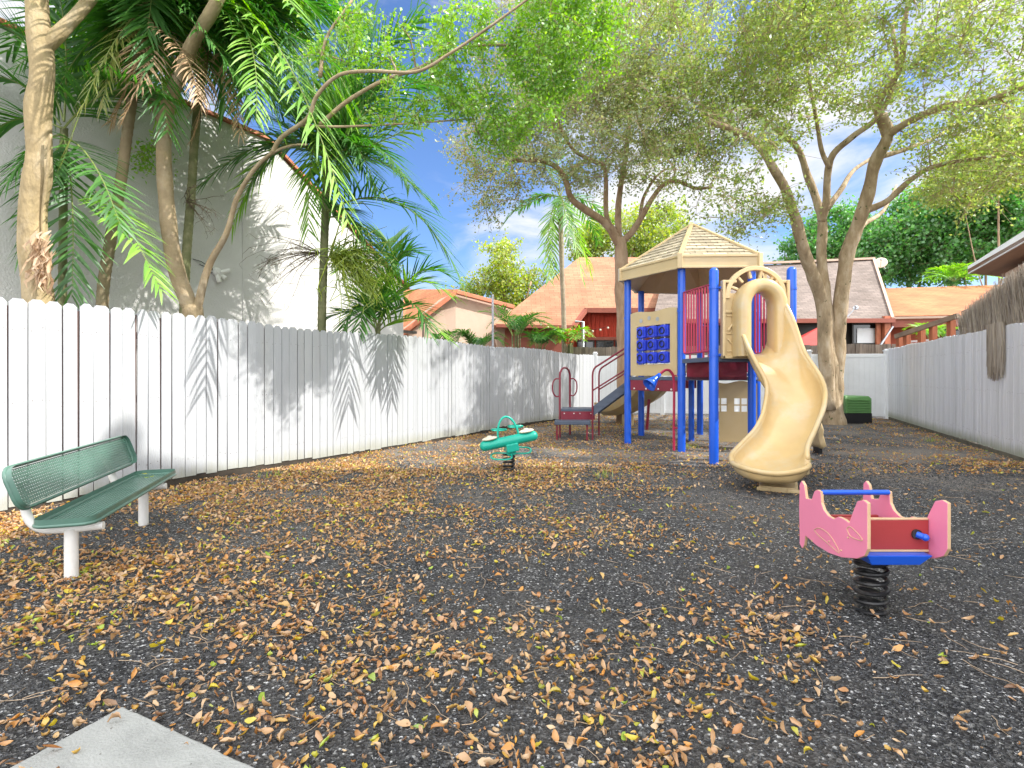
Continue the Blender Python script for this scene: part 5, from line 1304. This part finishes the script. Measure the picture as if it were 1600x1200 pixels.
palm_trunk(pC, PW([(503, 640, 10.2), (503, 500, 10.2), (505, 430, 10.2), (508, 345, 10.2), (512, 240, 10.2)]), .085, .07, M['palm_stem'])
top = (512, 250, 10.2)
for a, b_, c, ll, m_, dr in (((512, 330, 10.1), (640, 255, 9.6), (722, 440, 9.3), .8, PG, .7), (top, (600, 110, 9.8), (722, 120, 9.5), .62, PG, 1.0), (top, (560, 80, 10), (660, 30, 9.8), .6, PG, .8), (top, (470, 110, 10), (400, 60, 9.8), .6, PG, .7),
                          (top, (420, 180, 9.6), (308, 295, 9.2), .5, PG, .9), (top, (590, 190, 9.4), (640, 290, 9.0), .6, PG, 1.0), (top, (540, 160, 9.6), (590, 300, 9.2), .6, PG, .9), (top, (450, 180, 9.9), (390, 290, 9.8), .55, PG, .9), (top, (520, 60, 10.4), (540, -40, 10.6), .6, PG, .5), ((510, 340, 10.2), (560, 330, 10), (620, 420, 9.9), .5, PG, .9),
                          (top, (440, 110, 10.6), (330, 120, 10.8), .6, PG, .7), (top, (480, 60, 10.6), (450, -30, 10.8), .6, PG, .7), ((510, 335, 10.2), (540, 300, 9.9), (575, 385, 9.7), .45, PG, .9), (top, (580, 60, 10.6), (700, 150, 10.6), .55, PG, .9)):
    FR(pC, a, b_, c, ll*1.2, m_, droop=dr, npair=40, wd=.05, r0=.02)
def seed_stalk(parent, root, lean, n, mm, l, nm, seed=0, k_=1):
    random.seed(seed); b = MB()
    for i in range(n):
        a_ = random.uniform(-.9, .9); d_ = (lean+V((random.uniform(-.6, .6), random.uniform(-.6, .6), random.uniform(-.5, .6)))).normalized(); p = V(root); pts = [p]
        for k in range(5): d_ = (d_+V((random.uniform(-.35, .35), random.uniform(-.35, .35), random.uniform(-.45, .1)))).normalized(); p = p+d_*l*random.uniform(.12, .24); pts.append(p)
        b.tube(pts, [x*k_ for x in (.008, .006, .005, .004, .003, .002)], 4, cap=False)
        for _ in range(5):
            s_ = random.choice(pts[1:]); e1_ = s_+V((random.uniform(-1, 1), random.uniform(-1, 1), random.uniform(-1, .5)))*l*.14; b.tube([s_, e1_, e1_+V((random.uniform(-.5, .5), random.uniform(-.5, .5), -.6))*l*.1], [.004*k_, .003*k_, .002*k_], 3, cap=False)
    b.build(nm, mm, parent)
seed_stalk(pC, W(500, 395, 10.1), V((-1, -.3, .1)), 26, M['bark_dark'], 1.35, 'dead_seed_stalk', 4)
seed_stalk(pC, W(515, 400, 10.0), V((1, -.3, -.1)), 90, leafmat('lime_stalks', [(.3, .4, .03), (.42, .5, .05), (.22, .34, .03)], .4), 1.45, 'seed_stalk', 5, 2.2)
seed_stalk(pB, W(292, 315, 8.7), V((.7, -.3, -.1)), 12, M['bark_dark'], .7, 'dead_seed_stalk', 6)

random.seed(17)
for P_, cc in ((pA, (225, 10, 7.9)), (pB, (335, 0, 8.6)), (pC, (512, 250, 10.2)), (pB, (335, -20, 8.8))):
    for i in range(22 if P_ is pC else 20):
        ex = cc[0]+random.uniform(-190, 230); ey = cc[1]+random.uniform(30, 200); dz_ = random.uniform(-.55, 1.2)
        FR(P_, cc, ((cc[0]+ex)/2+random.uniform(-20, 20), cc[1]-random.uniform(20, 110), cc[2]+dz_*.5), (ex, ey if P_ is not pC else ey-random.choice([40, 200, 330]), cc[2]+dz_), .74, random.choice([PG, PG, PB]), droop=.75, npair=40, wd=.05, r0=.02)
# low young palms
pD = thing('palm_tree', 'young palm with arching fronds standing just above the left fence', 'palm', V((-2.75, 11.4, 0)))
palm_trunk(pD, PW([(585, 640, 11), (590, 530, 11), (592, 505, 11)]), .06, .05, M['palm_stem'])
for a, b_, c, ll in (((590, 510, 11), (630, 400, 10.6), (704, 462, 10.2), .5), ((590, 515, 11), (570, 400, 11), (530, 420, 11), .5), ((590, 515, 11), (600, 400, 11.2), (640, 400, 11.4), .5), ((590, 520, 11), (640, 470, 10.7), (700, 530, 10.5), .45), ((588, 515, 11), (550, 470, 10.8), (510, 500, 10.6), .4), ((588, 520, 11), (570, 440, 10.8), (590, 440, 10.5), .4), ((588, 515, 11), (545, 440, 10.8), (530, 545, 10.4), .35), ((590, 512, 11), (650, 380, 10.8), (712, 440, 10.6), .5), ((590, 512, 11), (610, 370, 10.8), (650, 395, 10.8), .5), ((590, 515, 11), (560, 390, 10.9), (545, 400, 10.6), .5), ((590, 515, 11), (650, 430, 10.5), (670, 520, 10.2), .45), ((590, 515, 11), (575, 430, 10.6), (560, 520, 10.1), .45), ((590, 512, 11), (620, 350, 11.2), (600, 380, 11.4), .5)):
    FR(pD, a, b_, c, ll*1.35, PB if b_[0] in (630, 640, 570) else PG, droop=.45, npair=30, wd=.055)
pE = thing('palm_tree', 'palm fronds hanging low at the far left in front of the stucco wall', 'palm', V((-7.2, 7.6, 0)))
palm_trunk(pE, PW([(95, 640, 7.8), (98, 420, 7.8), (100, 200, 7.8)]), .06, .05, M['palm_stem'])
for a, b_, c, ll, m_ in (((100, 210, 7.7), (120, 300, 7.4), (112, 465, 7.2), .55, PG), ((95, 210, 7.7), (40, 220, 7.4), (-25, 350, 7.0), .5, PG), ((95, 200, 7.7), (0, 150, 7.4), (-40, 260, 7.2), .5, PG), ((102, 215, 7.7), (150, 230, 7.2), (190, 360, 6.9), .45, PG), ((100, 190, 7.7), (60, 60, 7.6), (0, 40, 7.4), .55, PG), ((100, 200, 7.7), (170, 110, 7.6), (260, 150, 7.4), .5, PG), ((150, 300, 7.5), (190, 320, 7.1), (252, 455, 6.8), .42, PB), ((98, 220, 7.7), (70, 260, 7.3), (30, 400, 7.1), .45, PG), ((100, 190, 7.7), (110, 60, 7.6), (90, -20, 7.4), .5, PG), ((95, 195, 7.8), (20, 90, 7.6), (-50, 130, 7.4), .55, PG)):
    FR(pE, a, b_, c, ll*1.2, m_, droop=.7, npair=36, wd=.05)
# dead leaf skirt on the thick left trunk
sk_ = thing('dead_leaf_clump', 'clump of dead brown leaves caught on the far left trunk', 'dead leaves', W(70, 400, 6.7)); random.seed(3); b = MB()
for i in range(90):
    p = W(70+random.gauss(0, 9), 360+random.random()*70, 6.68+random.uniform(-.06, .1)); d_ = V((random.uniform(-.4, .3), random.uniform(-.4, .1), -1)).normalized(); s_ = d_.cross(V((random.uniform(-1, 1), 1, 0))).normalized(); l = random.uniform(.15, .34); w_ = random.uniform(.02, .045)
    q = [p, p+d_*l*.35+V((random.uniform(-.05, .05), -.03, 0)), p+d_*l*.7+V((random.uniform(-.07, .07), -.04, 0)), p+d_*l]
    n0 = len(b.v)
    for k, ww in enumerate((.4, 1, .8, .1)): b.v += [q[k]-s_*w_*ww/2, q[k]+s_*w_*ww/2]
    for k in range(3): b.f.append((n0+2*k, n0+2*k+1, n0+2*k+3, n0+2*k+2))
b.build('dead_leaves', PD, sk_)

# mid-distance palm
pF = thing('palm_tree', 'single palm with drooping crown in front of the salmon roof', 'palm', V((2.15, 22.3, 0)))
palm_trunk(pF, PW([(882, 600, 22.3), (881, 500, 22.3), (878, 420, 22.3), (876, 345, 22.3)]), .11, .1, mat('grey_palm_trunk', (.34, .27, .2), .8, var=.2), .2)
palm_trunk(pF, PW([(876, 350, 22.3), (875, 310, 22.3)]), .14, .08, M['palm_stem'], .3)
cF = (875, 308, 22.3)
for b_, c in (((830, 290, 22), (786, 350, 22)), ((850, 330, 21.6), (858, 440, 21)), ((890, 320, 21.5), (912, 440, 21.2)), ((920, 300, 22.5), (955, 350, 23)), ((850, 240, 22.5), (820, 240, 22.5)), ((900, 240, 22.8), (940, 250, 23.2)), ((870, 230, 23), (875, 200, 23.5)), ((900, 340, 22.6), (925, 430, 22.8)), ((845, 300, 23), (810, 330, 24)), ((880, 300, 21), (890, 380, 20.4)), ((855, 340, 22.4), (868, 430, 22.5)), ((920, 320, 23.6), (935, 380, 24.6))):
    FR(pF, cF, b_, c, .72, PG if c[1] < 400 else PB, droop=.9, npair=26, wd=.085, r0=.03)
pG = thing('palm_tree', 'small bright palm against the dark trees above the orange roof', 'palm', W(1490, 560, 27)); palm_trunk(pG, [W(1490, 600, 31), W(1490, 445, 31)], .12, .1, M['palm_stem'], .3)
crown(pG, W(1490, 440, 31), 12, 2.0, PB, .6, .4, (10, 75), seed=9, npair=20, wd=.09, drop=.3)

# areca clumps behind the fence
def areca(label, px, py, d_, n, l, m_, seed):
    o = thing('areca_palm', label, 'shrub', V(((px-800)*d_/F, d_, 0)), 'leafy palms behind the left fence'); base = V(((px-800)*d_/F, d_, 0)); c = W(px, py, d_); random.seed(seed)
    b = MB(); fr = []
    for i in range(n):
        a_ = random.uniform(0, 2*pi); h = V((math.cos(a_), math.sin(a_), 0)); s0 = base+h*.25*random.random(); k = random.uniform(.6, 1.1); e = V((s0.x, s0.y, max(.5, c.z-.6*l))); b.tube([s0, e], .02, 5); fr.append((e, e+h*.3*l+Z*l*.9*k, e+h*l*.95+Z*l*.45*random.uniform(.2, 1.4)))
    b.build('stems', M['palm_stem'], o)
    for f_ in fr: frond(o, *f_, .36, m_, 20, .05, .5, r0=.014)
areca('feathery palm shrub beside the steel pole', 805, 490, 21, 16, 1.5, PG, 31)
areca('low palm shrub against the peach wall', 690, 525, 20, 12, 1.1, PG, 32)
areca('low palm shrub just left of the steel pole', 745, 520, 20.5, 12, 1.1, PG, 33)
areca('bright palm shrub beside the elbow pole', 890, 515, 21.8, 14, 1.1, PB, 34)
areca('palm shrub between the steel pole and the thin palm', 845, 520, 21.5, 12, 1.0, PG, 35)
areca('bright shrub behind the pergola posts', 1462, 510, 21.5, 14, .9, PB, 36)
areca('dark dried-tipped palm shrub low behind the fence', 640, 535, 16, 8, .7, PG, 37)
# orange flower cluster
b = MB(); random.seed(2)
for i in range(40): b.ball(W(892+random.gauss(0, 4), 522+random.gauss(0, 6), 21.2+random.uniform(-.1, .1)), .05, n=6, m=4)
tag(b.build('flower_cluster', mat('coral_flowers', (.75, .18, .08), .6, var=.2)), 'coral orange flowers behind the left fence beside the thin palm', 'flowers')
# grass tufts at the fence foot
b = MB(); random.seed(6)
for (px, py) in ((835, 648), (830, 651), (425, 745), (1400, 655), (1525, 690), (600, 692), (1470, 672), (905, 650), (1455, 690), (1080, 700), (940, 745)):
    g = G(px, py)
    for i in range(26):
        p = g+V((random.gauss(0, .08), random.gauss(0, .08), 0)); a_ = random.uniform(0, 2*pi); h = random.uniform(.05, .16); d_ = V((math.cos(a_), math.sin(a_), 0)); s_ = V((-d_.y, d_.x, 0))*.005
        b.add([p-s_, p+s_, p+d_*h*.3+Z*h*.7+s_*.6, p+d_*h*.3+Z*h*.7-s_*.6, p+d_*h*.7+Z*h], [(0, 1, 2, 3), (3, 2, 4)])
tag(b.build('grass_tuft', YG), 'green weeds at the foot of the fences', 'grass', kind='stuff')
